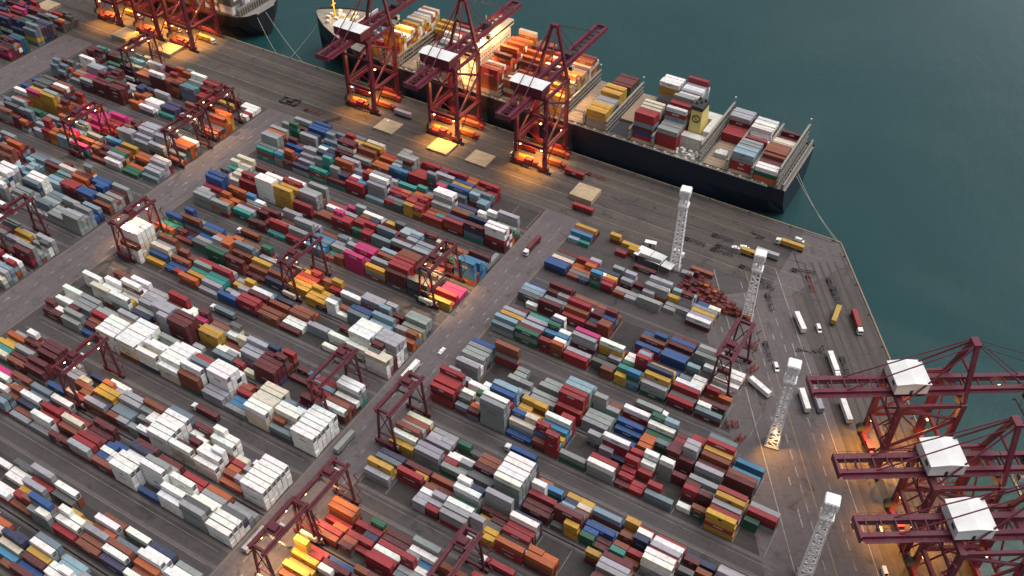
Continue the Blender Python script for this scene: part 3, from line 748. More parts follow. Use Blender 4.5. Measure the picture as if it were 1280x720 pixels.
SPEC = {}      # (segment, block) -> {(bay, half, row): colours from the ground up}
SPEC_ROWS = [
    (0,4,0,0,3,13,11), (0,4,0,2,4,14,15), (0,4,1,1,3,2,0), (0,4,1,0,4,14,14), (0,4,1,0,5,6), (0,5,0,0,0,14,13), (0,5,0,2,2,14,12),
    (0,5,0,0,4,14,13,12), (0,5,0,0,5,14,13,12), (0,5,1,0,4,15,15), (0,5,2,0,0,15,15,15), (0,5,2,0,1,14,15), (0,5,2,0,2,14,0), (0,5,2,0,5,14,14),
    (0,5,3,0,0,4,4), (0,5,3,2,2,13,0), (0,5,3,2,3,6,8), (0,5,3,0,4,9,9,0), (0,6,0,0,0), (0,6,0,0,1,2,17), (0,6,0,0,2,2,11,11), (0,6,0,0,4,18,4),
    (0,6,0,0,5,18,18), (0,6,1,0,0), (0,6,1,0,1), (0,6,1,0,2), (0,6,1,0,3,15,14,15), (0,6,1,2,4,13,11), (0,6,1,0,5,14,14), (0,6,2,1,0,17,17),
    (0,6,2,2,0,14,15), (0,6,2,1,2,17,0), (0,6,2,1,3,14,13), (0,6,3,0,0,15,17,17), (0,6,3,0,1,15,17,17), (0,6,3,0,2,2,17,0), (0,6,3,0,3,9,9),
    (0,6,3,0,4,10,2,17,0), (0,6,4,2,0,12,11), (0,6,4,2,1,11,11), (0,6,4,2,3,9,14), (0,6,4,0,5,9,4,2,2,17), (0,6,5,0,2,15,2,15), (0,6,5,0,3,14,14,15),
    (0,6,5,0,4,9,2,2,0), (0,6,6,0,0,14,13,12), (0,6,6,0,3), (0,6,6,0,4), (0,6,6,0,5), (0,6,7,0,3), (0,6,7,0,4), (0,6,7,2,5,14,13,11),
    (0,6,8,0,3,14,13,17,17), (0,6,8,0,4,14,13,17,17), (0,7,0,1,0,13,11), (0,7,0,2,0,11,11), (0,7,0,0,1,2,17,0), (0,7,0,0,3,2,2,17),
    (0,7,0,0,5,13,11,1), (0,7,1,0,0,2,2,17), (0,7,1,0,1,7,2,17), (0,7,1,2,4,14,17), (0,7,2,0,0,9,2), (0,7,2,1,1,15,15), (0,7,2,1,2,14,0),
    (0,7,2,1,5,9,9), (0,7,4,0,0,2,2,2,2,2,0), (0,7,4,0,1,2,2,2,2,2,0), (0,7,4,0,2,2,2,2,2,2,0), (0,7,4,0,3,2,2,2,2,2,0), (0,7,4,0,4,2,2,2,2,2,0),
    (0,7,5,0,2,14,14,15), (0,7,5,1,3,10,0,0,0), (0,7,5,0,4,13,9,8), (0,7,5,1,5,14,12), (0,7,6,2,0,11,11,11), (0,7,6,0,1,14,14,14,14),
    (0,7,6,2,3,14,13), (0,7,6,2,4,13,1), (0,7,6,2,5,11,11), (0,7,7,1,0,9,9), (0,7,7,1,1,9,6), (0,7,7,0,4,14,14,5), (0,7,7,0,5,6), (0,7,8,1,0,9,10),
    (0,7,8,2,1,14,15), (0,7,8,2,3,7,7,7), (0,7,8,2,4,7,7,0), (0,7,8,1,5,14,11,11), (0,7,8,2,5,14,15), (0,7,9,0,0,2,2,0,0), (0,7,9,0,2,14,15,15),
    (0,7,9,0,3,2,2,17), (0,7,9,0,4,7,2,0), (0,7,9,0,5,14,15), (0,7,10,2,3,13,13), (0,7,10,0,5,7), (0,8,0,0,2,14,15,2,15), (0,8,0,2,5,2,17),
    (0,8,1,1,2,2,15,0), (0,8,2,0,0,2,2,2,2,2,17), (0,8,2,0,1,2,2,2,2,2,0), (0,8,2,0,3,2,6,6,6,6,6), (0,8,2,0,4,2,2,2,5,5,5), (0,8,3,0,0,6),
    (0,8,3,0,1,13,5,1), (0,8,3,0,3,6,11,11), (0,8,4,1,0,14,13), (0,8,4,2,1,13,10), (0,8,4,0,3,6,4,8), (0,8,4,0,4,6,5,4,0), (0,8,4,1,5,14,15),
    (0,8,5,0,0,9,2), (0,8,5,0,2), (0,8,5,0,3), (0,8,5,0,4), (0,8,5,2,5,3,2,2), (0,8,6,0,0,2,2,0), (0,8,6,0,1,14,15,15), (0,8,6,0,2),
    (0,8,6,1,4,17,17), (0,8,6,0,5,6,15,15,0), (0,8,7,2,3,13,15), (0,8,7,2,4,14,14,0), (0,8,7,2,5,2,2,2,0), (0,8,8,1,1,14,15,15), (0,8,8,0,2),
    (0,8,8,0,3), (0,8,8,0,4), (0,8,8,1,5,2,2,2,0), (0,8,9,0,0), (0,8,9,1,1,0), (0,8,9,1,3,14,15,15), (0,8,9,2,4,9,2), (0,8,9,0,5,9,2,17),
    (0,8,10,0,0,11,15,11,11), (0,8,10,0,1,11,15,16,15), (0,8,10,0,3,14,11,15,11,11), (0,8,11,0,1), (0,8,11,0,2), (0,8,11,1,3,9,9),
    (0,8,11,0,4,2,14,15), (0,8,11,0,5,14,2,17), (0,8,12,0,0,17), (0,8,12,0,1,10,10), (0,8,12,0,3,2,2,2), (0,9,0,0,0,2,2,17), (0,9,0,0,2,2,2,2),
    (0,9,0,0,4,4,2,2), (0,9,0,0,5,4,2,6), (0,9,2,2,0,14,2), (0,9,3,0,0,9,2), (0,9,4,0,1,14,14,15,15,15), (0,9,4,0,3,5,2,2,2,5),
    (0,9,4,0,4,5,2,2,2,5), (0,9,5,2,4,2,2), (0,9,5,2,5,11,13), (0,9,6,0,3,14,6), (0,9,6,0,4,14), (0,9,6,0,5,14,15,0), (0,9,7,1,0,13,12),
    (0,9,7,0,3,9,9), (0,9,7,0,4,9,9,0), (0,9,8,2,0,14,14,14), (0,9,8,2,1,9,14,2,2,17), (0,9,8,2,2,9,14,2,2,17), (0,9,8,1,3,9,14,15),
    (0,9,9,0,0,2,2,17), (0,9,9,0,2,14,13,14,13), (0,9,9,0,3,13,14,13,11), (0,9,9,0,4,14,14,13,11,15), (0,9,10,0,1,14,13,13,13), (0,9,10,0,2,9,8),
    (0,9,11,0,0,14,14,15), (0,10,0,0,0,2,4), (0,10,0,0,1,4,7,5), (0,10,0,0,4,2,17), (0,10,0,2,5,13,14), (0,10,1,0,0,9,2,9), (0,10,1,0,2,15,14,17),
    (0,10,1,0,5,9,10), (0,10,2,1,0,15,14,15), (0,10,2,2,0,13,13,12), (0,10,2,2,1,14,15,0), (0,10,3,0,0,15,15), (0,10,3,0,1,13,17),
    (0,10,3,0,4,17,16,16,16), (0,10,3,0,5,13,13,11), (0,10,4,2,0,13,13), (0,10,4,2,3,14,17), (0,10,4,0,4,7,11,11,0), (0,10,4,0,5,14,14),
    (0,10,5,1,0,11,11), (0,10,5,0,2,14,17), (0,10,5,1,3,10,9), (0,10,5,1,4,13,0), (0,10,5,1,5,10,0), (0,10,6,0,0,9,2,17), (0,10,6,0,1,7,9,17,11),
    (0,10,6,0,5,7,6), (0,10,7,0,0,14,15), (0,10,7,2,4,14,14,0), (0,10,7,1,5,7,4), (0,10,7,2,5,14,14,0), (0,10,8,1,1,2,0), (0,10,8,2,5,12),
    (0,10,9,0,1), (0,10,9,0,2), (0,10,9,0,3), (0,10,9,0,4), (0,10,9,0,5), (0,11,0,2,0,0), (0,11,0,0,2,9,5), (0,11,0,0,5,7), (0,11,1,2,3,9,4,17),
    (0,11,2,0,0,14,15), (0,11,2,0,1,13,14,13), (0,11,2,2,3,14,0), (0,11,2,0,5,14,13), (0,11,4,0,3), (0,11,4,0,4), (0,11,4,0,5), (0,11,5,0,0,15,6),
    (0,11,5,0,2,13,13), (0,11,5,0,5), (0,11,6,0,4,13,6), (0,11,7,1,0,4,5), (0,11,7,2,2,0), (0,11,7,0,3,2,2), (0,11,7,0,4,2,3), (0,11,8,2,1,14,0),
    (0,11,8,0,4), (0,11,8,0,5), (0,11,9,0,0), (0,11,9,0,1), (0,11,9,0,2), (0,11,9,0,3), (0,12,0,0,0,7,6), (0,12,0,0,3,1), (0,12,0,0,5,14),
    (0,12,1,0,1,4), (0,12,1,0,2,12), (0,12,1,0,4,13,15), (0,12,1,2,5,14,17), (0,12,2,2,0,14,15), (0,12,2,1,2,2,0), (0,12,2,2,2,13,11),
    (0,12,2,2,5,2,2), (0,12,3,0,1,17), (0,12,4,1,2,2,17), (0,12,4,0,4,2,0), (0,12,5,1,1,17), (0,12,5,1,3,13,11), (0,12,6,0,0,14,0),
    (0,12,6,0,2,3,11), (0,12,6,2,4,18), (0,12,6,1,5,6), (0,12,6,2,5,0), (0,12,7,1,1,14), (0,12,7,1,2,2,17), (0,13,0,1,1,5), (0,13,0,2,1,10),
    (0,13,0,0,3,14,14), (0,13,1,0,2), (0,13,1,0,3), (0,13,1,0,4), (0,13,1,2,5,13,11), (0,13,2,0,0), (0,13,2,0,1), (0,13,2,1,2,15),
    (0,13,2,2,3,13,11), (1,2,2,0,4,5,17), (1,2,3,1,3,2,0), (1,2,3,0,4,5), (1,2,4,0,0,14,14), (1,2,4,0,2,14,14), (1,2,4,0,3,3,11), (1,2,4,0,4,3,2,0),
    (1,2,5,0,1,8), (1,2,5,0,2,11,1), (1,2,5,1,4,7), (1,2,6,0,3,13,1), (1,2,6,0,4,13,12), (1,3,0,0,3,9,0), (1,3,0,0,5,2), (1,3,2,0,0,7,18),
    (1,3,2,0,1,7,7,0), (1,3,2,0,3,7,4), (1,3,2,0,5,2,0), (1,3,3,0,0,14,13), (1,3,3,0,2,13,17,17), (1,3,3,2,3,2,12), (1,3,3,0,4,2,2,0),
    (1,3,3,0,5,13,13), (1,3,4,0,0,14,15), (1,3,4,0,1,3,2,0), (1,3,4,2,3,11), (1,3,4,0,4), (1,3,4,0,5), (1,3,5,2,0,2,2,2,0), (1,3,5,0,2,14,13),
    (1,3,5,0,4,3,3), (1,3,6,1,1,14,15), (1,3,6,2,1,14,13,13), (1,3,6,0,3,17,2,17), (1,4,0,0,0,0,0,0), (1,4,0,0,1,0,0,0), (1,4,0,0,2,0,0,0),
    (1,4,0,0,4,4,2), (1,4,1,0,0,2,2,2,2), (1,4,1,0,2,3,2,0), (1,4,1,0,4,2,2), (1,4,2,0,0,0,0,0), (1,4,2,0,3,0,0,0,0), (1,4,2,0,4,14,15),
    (1,4,3,0,0,6), (1,4,3,0,2,0,0,0,0,0), (1,4,3,0,4,2,2,2), (1,4,4,0,0,0,0,0,0), (1,4,4,0,1,0,0,0,0), (1,4,4,0,2,0,0,0,0), (1,4,5,0,0,14,13),
    (1,4,5,2,1,5,17), (1,4,5,2,2,17,0), (1,4,5,2,3,15), (1,4,5,0,4,6), (1,4,6,0,0,14,17,17), (1,4,6,0,1,14,15,15), (1,4,6,0,2,14,15,15),
    (1,4,6,0,3,14,14), (1,4,7,0,0,14,14), (1,4,7,0,2,14,13), (1,4,7,0,4,14,15), (1,4,8,0,0,2), (1,4,8,0,1,0,0,0), (1,4,8,0,2,15,15),
    (1,4,8,0,3,14,14,15), (1,4,8,0,5,14,2,0), (1,4,9,0,0,17), (1,4,9,0,2,7,7), (1,4,9,0,4,14,4), (1,4,10,0,5,2,2,13), (1,4,11,0,5,9,16),
    (1,5,0,0,0,0,0,0,0), (1,5,0,0,1,0,0,0,0), (1,5,0,0,2,0,0,0,0), (1,5,0,0,3,0,0,0,0), (1,5,0,0,4,0,0,0,0), (1,5,0,0,5,0,0,0,0), (1,5,1,1,1,15,13),
    (1,5,1,1,2,13,12), (1,5,1,2,2,17), (1,5,1,2,3,17,17), (1,5,1,1,4,14,1), (1,5,1,1,5,18), (1,5,2,0,0,0,0,0), (1,5,2,0,1,1,1,0,0),
    (1,5,2,0,3,14,14), (1,5,2,0,4,2,1,0,0), (1,5,3,0,0,0,1,1,0), (1,5,3,1,2,4,4), (1,5,3,1,3,7), (1,5,3,2,3,0,0,0), (1,5,3,1,4,2,0),
    (1,5,4,0,0,0,0,0,0), (1,5,4,0,1,0,0,0,0), (1,5,4,0,2,0,0,0,0), (1,5,4,0,3,0,0,0,0), (1,5,4,0,4,0,0,0,0), (1,5,5,2,0,14,14,0), (1,5,5,2,1,14,14),
    (1,5,5,2,2,14,14,0), (1,5,5,2,3,14,14,0), (1,5,5,1,5,13,11), (1,5,6,1,0,14,13), (1,5,6,0,1,4,4), (1,5,6,0,3,17,17,17), (1,5,6,0,4,17,17,17),
    (1,5,6,0,5,14,14), (1,5,7,0,0,13,13,17), (1,5,7,0,2,13,11,11), (1,5,7,0,3,13,11,11), (1,5,7,2,4,2,17), (1,5,8,0,2,13,13), (1,5,8,0,5,7),
    (1,5,9,1,4,17), (1,5,9,1,5,17), (1,5,10,0,1,7,14,14,14), (1,5,10,2,2,7,15), (1,5,10,0,3,7,14,14,14), (1,5,10,0,4,7,14,14,14),
    (1,5,11,0,4,14,14,14), (1,5,11,2,5,3,11), (1,5,12,0,1,9,10), (1,5,12,0,2,10,11), (1,5,12,0,4,13,12), (1,5,12,0,5,17), (1,6,0,0,0,0,0,0,0),
    (1,6,0,0,1,0,0,0,0), (1,6,0,0,2,0,0,0,0), (1,6,0,0,3,0,0,0,0), (1,6,0,0,4,0,0,0,0), (1,6,0,0,5,0,0,0,0), (1,6,1,0,0,3,4), (1,6,1,0,2,1,1,1,0),
    (1,6,1,0,3,1,1,1,0), (1,6,1,0,5,14,6), (1,6,2,0,0,1,1,1,0), (1,6,2,0,1,1,1,1,0), (1,6,2,0,2,1,1,1,1), (1,6,2,0,3,1,1,1,1), (1,6,2,0,4,1,1,1,1),
    (1,6,2,0,5,1,1,1,1), (1,6,3,0,0,2), (1,6,3,0,1,8), (1,6,3,0,3,14,15), (1,6,4,0,0,17,17), (1,6,4,0,1,17,17), (1,6,4,0,2,1,1,0,0,0),
    (1,6,5,0,0,9,13,13,13), (1,6,5,0,1,0,0,0,0,0), (1,6,5,0,2,3,3,3), (1,6,6,0,0,1,1,0), (1,6,6,0,1,1,0,0,0), (1,6,6,0,2,1,0,0,0),
    (1,6,6,0,3,0,0,0,0), (1,6,6,0,4,0,0,0,0), (1,6,6,0,5,0,0,0), (1,6,7,0,2,1,1,1,0), (1,6,7,0,3,0,0,0), (1,6,7,0,5,3,2,2), (1,6,8,0,0,13,1,1,0),
    (1,6,8,0,1,13,1,1,0), (1,6,8,0,2,13,1,1,0), (1,6,8,0,4,2,2,0,0), (1,6,8,0,5,2,2,0,0), (1,6,9,0,2,1,0,0,0), (1,6,9,0,3,1,0,0,0), (1,6,10,0,0,6),
    (1,6,10,0,1,14,14), (1,6,10,0,3,14,14,15), (1,6,10,0,5,2,2), (1,6,11,0,0,2,2), (1,6,11,0,1,2,2,2), (1,6,11,2,2,7,7), (1,6,11,0,3,9,2,2),
    (1,6,11,0,4,9,2,2), (1,6,11,0,5,9,2,2), (1,6,12,2,1,0,0), (1,6,12,0,3,0,0), (1,7,0,0,0,14,14,0), (1,7,0,0,2,14,14), (1,7,0,0,3,14,0),
    (1,7,0,0,4,10,2,2,0), (1,7,0,0,5,10,2,2,0), (1,7,1,1,4,14,15), (1,7,2,0,3,14), (1,7,2,2,5,8), (1,7,3,0,0,18,14,14,14), (1,7,3,0,1,18,14,14,14),
    (1,7,3,0,2,18,14,14,14), (1,7,4,1,0,14,15), (1,7,4,0,3,2,2,17), (1,7,4,0,5,2,18), (1,7,5,0,0,4,4), (1,7,5,2,1,17,17), (1,7,5,1,4,14,14,0),
    (1,7,5,2,5,7,8), (1,7,6,1,0,17), (1,7,6,0,2,11,11,11), (1,7,6,0,3,11,11,11), (1,7,6,0,5,13,13), (1,7,7,0,0,14,14,14,14,14),
    (1,7,7,0,1,14,14,14,14,14), (1,7,7,0,2,14,14,14,14,14), (1,7,7,2,3,13,11), (1,7,7,2,4,15,15,16), (1,7,7,2,5,14,14,14,14),
    (1,7,8,2,0,17,17,17,17,17), (1,7,9,0,1,7,2), (1,7,9,0,2,4,17,17), (1,7,9,0,3,4,17,17), (1,7,9,0,4,4,17,17), (1,7,10,0,0,2,2,0,0),
    (1,8,0,0,0,1,0,0,1), (1,8,0,0,3,0,0,0,17,17), (1,8,0,0,4,0,0,0,17,17), (1,8,1,0,1,0,0,0), (1,8,1,0,2,0,0,0,0,0), (1,8,1,0,3,0,0,0,0,0),
    (1,8,1,0,4,0,0,0,0,0), (1,8,1,0,5,0,0,0,0,0), (1,8,2,0,0,0), (1,8,3,0,2,5,17), (1,8,3,0,3,5), (1,8,3,0,5), (1,8,4,0,0,14), (1,8,4,0,1,0),
    (1,8,4,0,3,14,13), (1,8,5,0,1,6,13), (1,8,5,0,5,7), (1,8,6,0,0,7,15,15), (1,8,6,0,1,7,15,15), (1,8,6,0,3,14,14), (1,8,6,0,5,8), (1,8,7,0,0,6,6),
    (1,8,7,0,2,17), (1,8,7,0,4,11), (1,8,8,0,0,17), (1,8,8,0,1,2,17), (1,8,8,0,2,9,10), (1,8,8,0,3,9,10), (1,8,8,0,4,14,15,15), (1,8,8,0,5,2,17),
    (1,8,9,0,0,13,12), (1,8,9,0,2,11), (1,8,9,0,3,10), (1,8,9,0,4,9,2), (1,8,9,0,5,15,15), (1,8,10,0,2,6), (1,8,10,0,3,15,13), (1,8,11,0,2,9,6),
    (1,8,11,0,4,7,4,17), (1,8,11,0,5,14,13,13,13), (1,8,12,0,1,1,1,1,1,0,0), (1,8,12,0,2,1,1,1,1,0,0), (1,8,12,0,3,1,1,1,1,0,0),
    (1,8,12,0,4,1,1,1,1,0,0), (1,9,0,1,1,4,4,2), (1,9,0,0,4,3,2,2), (1,9,0,0,5,3,2,2), (1,9,1,1,3,9,2,2,5), (1,9,1,0,4,14,14), (1,9,1,1,5,14,17,17),
    (1,9,2,0,1,7,6,6), (1,9,2,0,4,14,4,17), (1,9,2,0,5,14,4,17), (1,9,3,2,0,0), (1,9,3,2,1,14,13), (1,9,3,0,2), (1,9,3,0,4,2,0), (1,9,3,1,5,8),
    (1,9,3,2,5,15), (1,9,4,0,1,13,11), (1,9,5,0,3,13,12), (1,9,5,1,5,13,11), (1,9,7,0,1,13,13), (1,9,7,0,2,13,11,11), (1,9,7,0,4,2,17),
    (1,9,7,2,5,0), (1,9,8,0,2,14,13,13), (1,9,9,2,2,13,12,12,12), (1,9,9,1,5,13,12), (1,9,10,0,2,2,17), (1,9,10,0,3,7,6), (1,9,11,1,2,14,14),
    (1,9,11,1,5,7,6,6,6,6), (1,9,12,0,2,2,10), (1,10,2,0,3,14,14,15,15,15), (1,10,3,0,2,6,9,2), (1,10,3,0,4,9,13,13), (1,10,3,0,5,7,7,5),
    (1,10,4,0,0,16,16,16,16), (1,10,4,0,4,16,16,16), (1,10,5,0,2,2,2), (1,10,5,1,3,2,17), (1,10,5,1,5,9,17), (1,10,7,0,0,14,15), (1,10,7,0,1,2,2,2),
    (1,10,7,0,3,2,2,2,17), (1,10,8,0,5,9,2,17), (1,10,9,0,4,14,14), (1,10,10,0,1,9,10), (1,10,10,0,2,9,17), (1,10,10,2,5,6,0),
    (1,10,11,0,5,13,13,12), (1,10,12,0,0,2,2,2), (1,10,12,0,1,2,2,17), (1,10,12,0,3,2,2,15), (1,10,12,0,4,14,14,6,6,6), (1,10,12,0,5,14,14,6,6,6),
    (1,11,1,0,5,13,12), (1,11,2,0,0,2,2,17), (1,11,2,2,5,13,1), (1,11,3,0,0,13,14,17), (1,11,3,0,1,14,17), (1,11,3,0,4,6,4,5), (1,11,4,0,0,4,4),
    (1,11,4,1,5,13,11), (1,11,5,0,2,15,15,15), (1,11,5,0,4,9,15,0), (1,11,5,2,5,2,17), (1,11,6,0,0,13,14,15), (1,11,6,0,2,2,4,2), (1,11,6,1,5,16,16),
    (1,11,8,0,0,14,15,15), (1,11,8,0,2,4,2,2,17), (1,11,8,0,3,4,2,2,2), (1,11,8,0,5,2,2,2,2), (1,11,9,0,0,11,11,11,11,11), (1,11,9,0,2,11,11,11,11),
    (1,11,10,0,1,1,1,1,1,0), (1,11,10,1,2,1,1,1,0), (1,11,10,0,5,14,14), (1,11,12,0,5,1,1,1,1), (1,11,14,0,4,1,1,1), (1,11,14,0,5,1,1,1),
    (1,12,0,0,0,14,14,15,0,0), (1,12,0,0,4,14,9,2), (1,12,0,0,5,9,2,2,2,17), (1,12,1,2,5,2,2,2,0), (1,12,2,0,5,14,14,18), (1,12,3,1,1,13,12),
    (1,12,3,0,3,2,2,17), (1,12,3,0,4,2,2,2,2,0), (1,12,5,0,1,7,4), (1,12,5,0,2,15,15,15), (1,12,5,0,5,7,9,10), (1,12,6,0,0,5),
    (1,12,6,0,1,13,2,2,17), (1,12,6,2,5,15,17,17), (1,12,7,0,0,14,15,15), (1,12,8,1,1,3,2,2,2), (1,12,8,0,5,9,2,17,17), (1,12,9,1,2,3,2,2,2),
    (1,12,9,0,5,15,15), (1,12,10,0,0,17,18), (1,12,10,0,3,7,7,17), (1,12,12,0,2,2,2,2,2,2), (1,13,0,0,4), (1,13,0,0,5), (1,13,1,0,5),
    (1,13,2,2,1,2,5), (1,13,2,0,2,7,4,4), (1,13,2,0,5,14,15,15), (1,13,3,1,3,7,7,6), (1,13,3,2,4,13,13,12), (1,13,4,2,0,14,16,16),
    (1,13,4,0,3,2,5,17), (1,13,4,0,5,14,13,15), (1,13,5,0,0,14,15,15), (1,13,6,0,0,6,6,8), (1,13,6,0,3,2,2,2,2), (1,13,7,0,1,13,12),
    (1,13,8,0,1,13,13), (1,13,8,0,4,13,13,11), (1,13,8,0,5,13,11,1), (1,13,9,0,2,14,14,14,14), (1,13,9,2,3,9,2,17), (1,13,9,2,4,13,13,11),
    (1,13,10,0,2,7,4), (1,13,11,0,0,2,2,17), (1,13,11,0,5,7,7,6), (1,13,12,1,0,2,2,2,2), (1,13,12,2,1,16,15), (1,13,12,0,4,14,9,17), (2,6,0,0,1,2,1),
    (2,6,0,0,2,4,5,17), (2,6,0,0,3,2,4,5), (2,6,0,0,5,2,2,0), (2,7,0,0,0,14,15,14,14), (2,7,0,0,1,4,2,2,2), (2,7,0,1,4,2,2), (2,7,0,0,5,2,2,17),
    (2,7,1,0,4,14,13,11), (2,7,2,0,5,2,2,2), (2,8,0,0,0,2,2,2,2), (2,8,0,0,2,2,2,2), (2,8,0,0,3,2,5,5,2), (2,8,0,0,4,7,6), (2,8,0,0,5,7,6,5),
    (2,8,1,0,0,2,2), (2,8,3,0,0,0,0,0,2), (2,8,3,0,1,0,0,0,2), (2,8,3,0,4,0,0,0,0,0), (2,8,3,0,5,0,0,0,0,0), (2,8,5,0,5,2,2,2,0), (2,9,0,0,1,2,2,2),
    (2,9,0,0,5,2,2,2), (2,9,1,2,3,7,6,6), (2,9,2,0,0,14,14,15), (2,9,2,0,3,14,13,12), (2,9,2,1,5,0), (2,9,3,0,1,4,5), (2,9,3,0,4,13,5,1),
    (2,9,3,2,5,13,11), (2,9,5,2,2,4,5), (2,9,5,0,4,4,4), (2,9,5,0,5,7,4), (2,9,7,0,5,2,2,2,2), (2,10,0,0,1,4), (2,10,0,0,2,4,17),
    (2,10,0,0,5,15,14,1), (2,10,1,0,4,13,12), (2,10,2,0,0,2,0), (2,10,2,0,1,14,14,17), (2,10,2,0,5,9,11,11), (2,10,3,1,1,13,13,13),
    (2,10,3,1,2,13,13,13), (2,10,3,0,5,6,6,8), (2,10,4,0,0,9,10,16), (2,10,4,0,2,15,13,13), (2,10,5,0,5,2,5,5,5), (2,10,6,2,0,11,12,12),
    (2,10,6,2,1,11,12,12), (2,10,7,0,5,2,17), (2,10,9,0,4,2,2,2,2), (2,11,0,0,3,12,12,12), (2,11,1,0,0,9,2,17), (2,11,2,0,2,2,2,2,17),
    (2,11,2,0,3,2,2,2,17), (2,11,3,0,0,2,2,17), (2,11,3,0,4,14,14,14), (2,11,4,0,1,14,15,15), (2,11,4,0,3,16,16,16,16), (2,11,7,1,0,12,12,12),
    (2,11,7,1,4,18,18,18), (2,11,10,0,0,2,2,0), (2,11,10,0,1,7,6), (2,12,0,0,5,11,11,11,12), (2,12,2,0,3,0), (2,12,2,0,4,14,14),
    (2,12,2,0,5,14,14,13), (2,12,3,0,1,10), (2,12,3,0,2,14,18), (2,12,4,0,3,14,0), (2,12,4,0,5,2,2,17), (2,12,5,2,3,13,12), (2,12,5,1,4,7,6,7),
    (2,12,6,0,1,14,14,14,14), (2,12,6,0,3,0), (2,12,6,0,4,13,17), (2,12,7,0,0,14,14,14,14), (2,12,7,0,1,14,14,14,14), (2,12,9,1,4,13,12),
    (2,12,9,0,5,2,0,0,0,0), (2,12,11,0,3,2,2), (2,13,0,0,5,0), (2,13,2,0,2,14,15,15,15), (2,13,3,0,3,2,2,2,17), (2,13,3,0,4,2,2,2,0,0),
    (2,13,6,0,0,14,2,13), (2,13,6,0,4,9,2,2,17), (2,13,6,0,5,18,18,16), (2,13,8,0,0,9,2,9), (2,13,10,0,3,14,2,14), (2,13,10,0,5,2,2),
    (2,13,11,0,2,2,2,0,0), (2,13,11,0,3,2,2,0,0),
]
PAL_KEYS = 'WCGDSLBNAEQYOTMRKPV'
for q in SPEC_ROWS:                    # segment, block, bay, half (0 whole, 1 and 2 the halves), row, then colour numbers from the ground up
    SPEC.setdefault((q[0], q[1]), {})[(q[2], ('', 'a', 'b')[q[3]], q[4])] = ''.join(PAL_KEYS[i] for i in q[5:])

def bay_span(seg, j):
    a, b = SEGS[seg]
    if seg == 0: return a + 0.5 + PITCH_U * j, a + 0.5 + PITCH_U * j + LEN40
    return b - 0.5 - PITCH_U * j - LEN40, b - 0.5 - PITCH_U * j

def in_view(u, v, z, margin=0.13):
    dX = u * math.cos(YAW) + v * math.sin(YAW); dY = -u * math.sin(YAW) + v * math.cos(YAW); dZ = z - CAM_H
    w = dY * math.cos(PITCH) - dZ * math.sin(PITCH)
    if w <= 1: return False
    x = dX / w * 1235 / 1280; y = (dY * math.sin(PITCH) + dZ * math.cos(PITCH)) / w * 1235 / 1280
    return abs(x) < 0.5 + margin and abs(y) < 0.28125 + margin

DENS = {}      # optional (segment, block) -> (fill, mean height, mix)
for s_ in (0, 1, 2, 3):
    for b_ in range(15):
        DENS[(s_, b_)] = (0.88, 1.9, {0: 'right', 1: 'left', 2: 'far', 3: 'far'}[s_])
for b_ in (2, 3): DENS[(1, b_)] = (0.9, 2.0, 'left')
for b_ in (4, 5): DENS[(0, b_)] = (0.9, 2.0, 'right')
for b_ in (9, 10, 11, 12, 13):
    DENS[(1, b_)] = (0.95, 2.8, 'far'); DENS[(2, b_)] = (0.96, 3.0, 'far'); DENS[(3, b_)] = (0.96, 3.0, 'far')
for b_ in (7, 8): DENS[(2, b_)] = (0.95, 2.4, 'grey')
DENS[(0, 13)] = (0.0, 0.0, 'right'); DENS[(0, 12)] = (0.7, 1.2, 'right')
for b_ in (6, 7, 8, 9, 10, 11): DENS[(0, b_)] = (0.84, 2.0, 'right')
for b_ in (4, 5, 6, 7, 8): DENS[(1, b_)] = (0.86, 2.1, 'left')

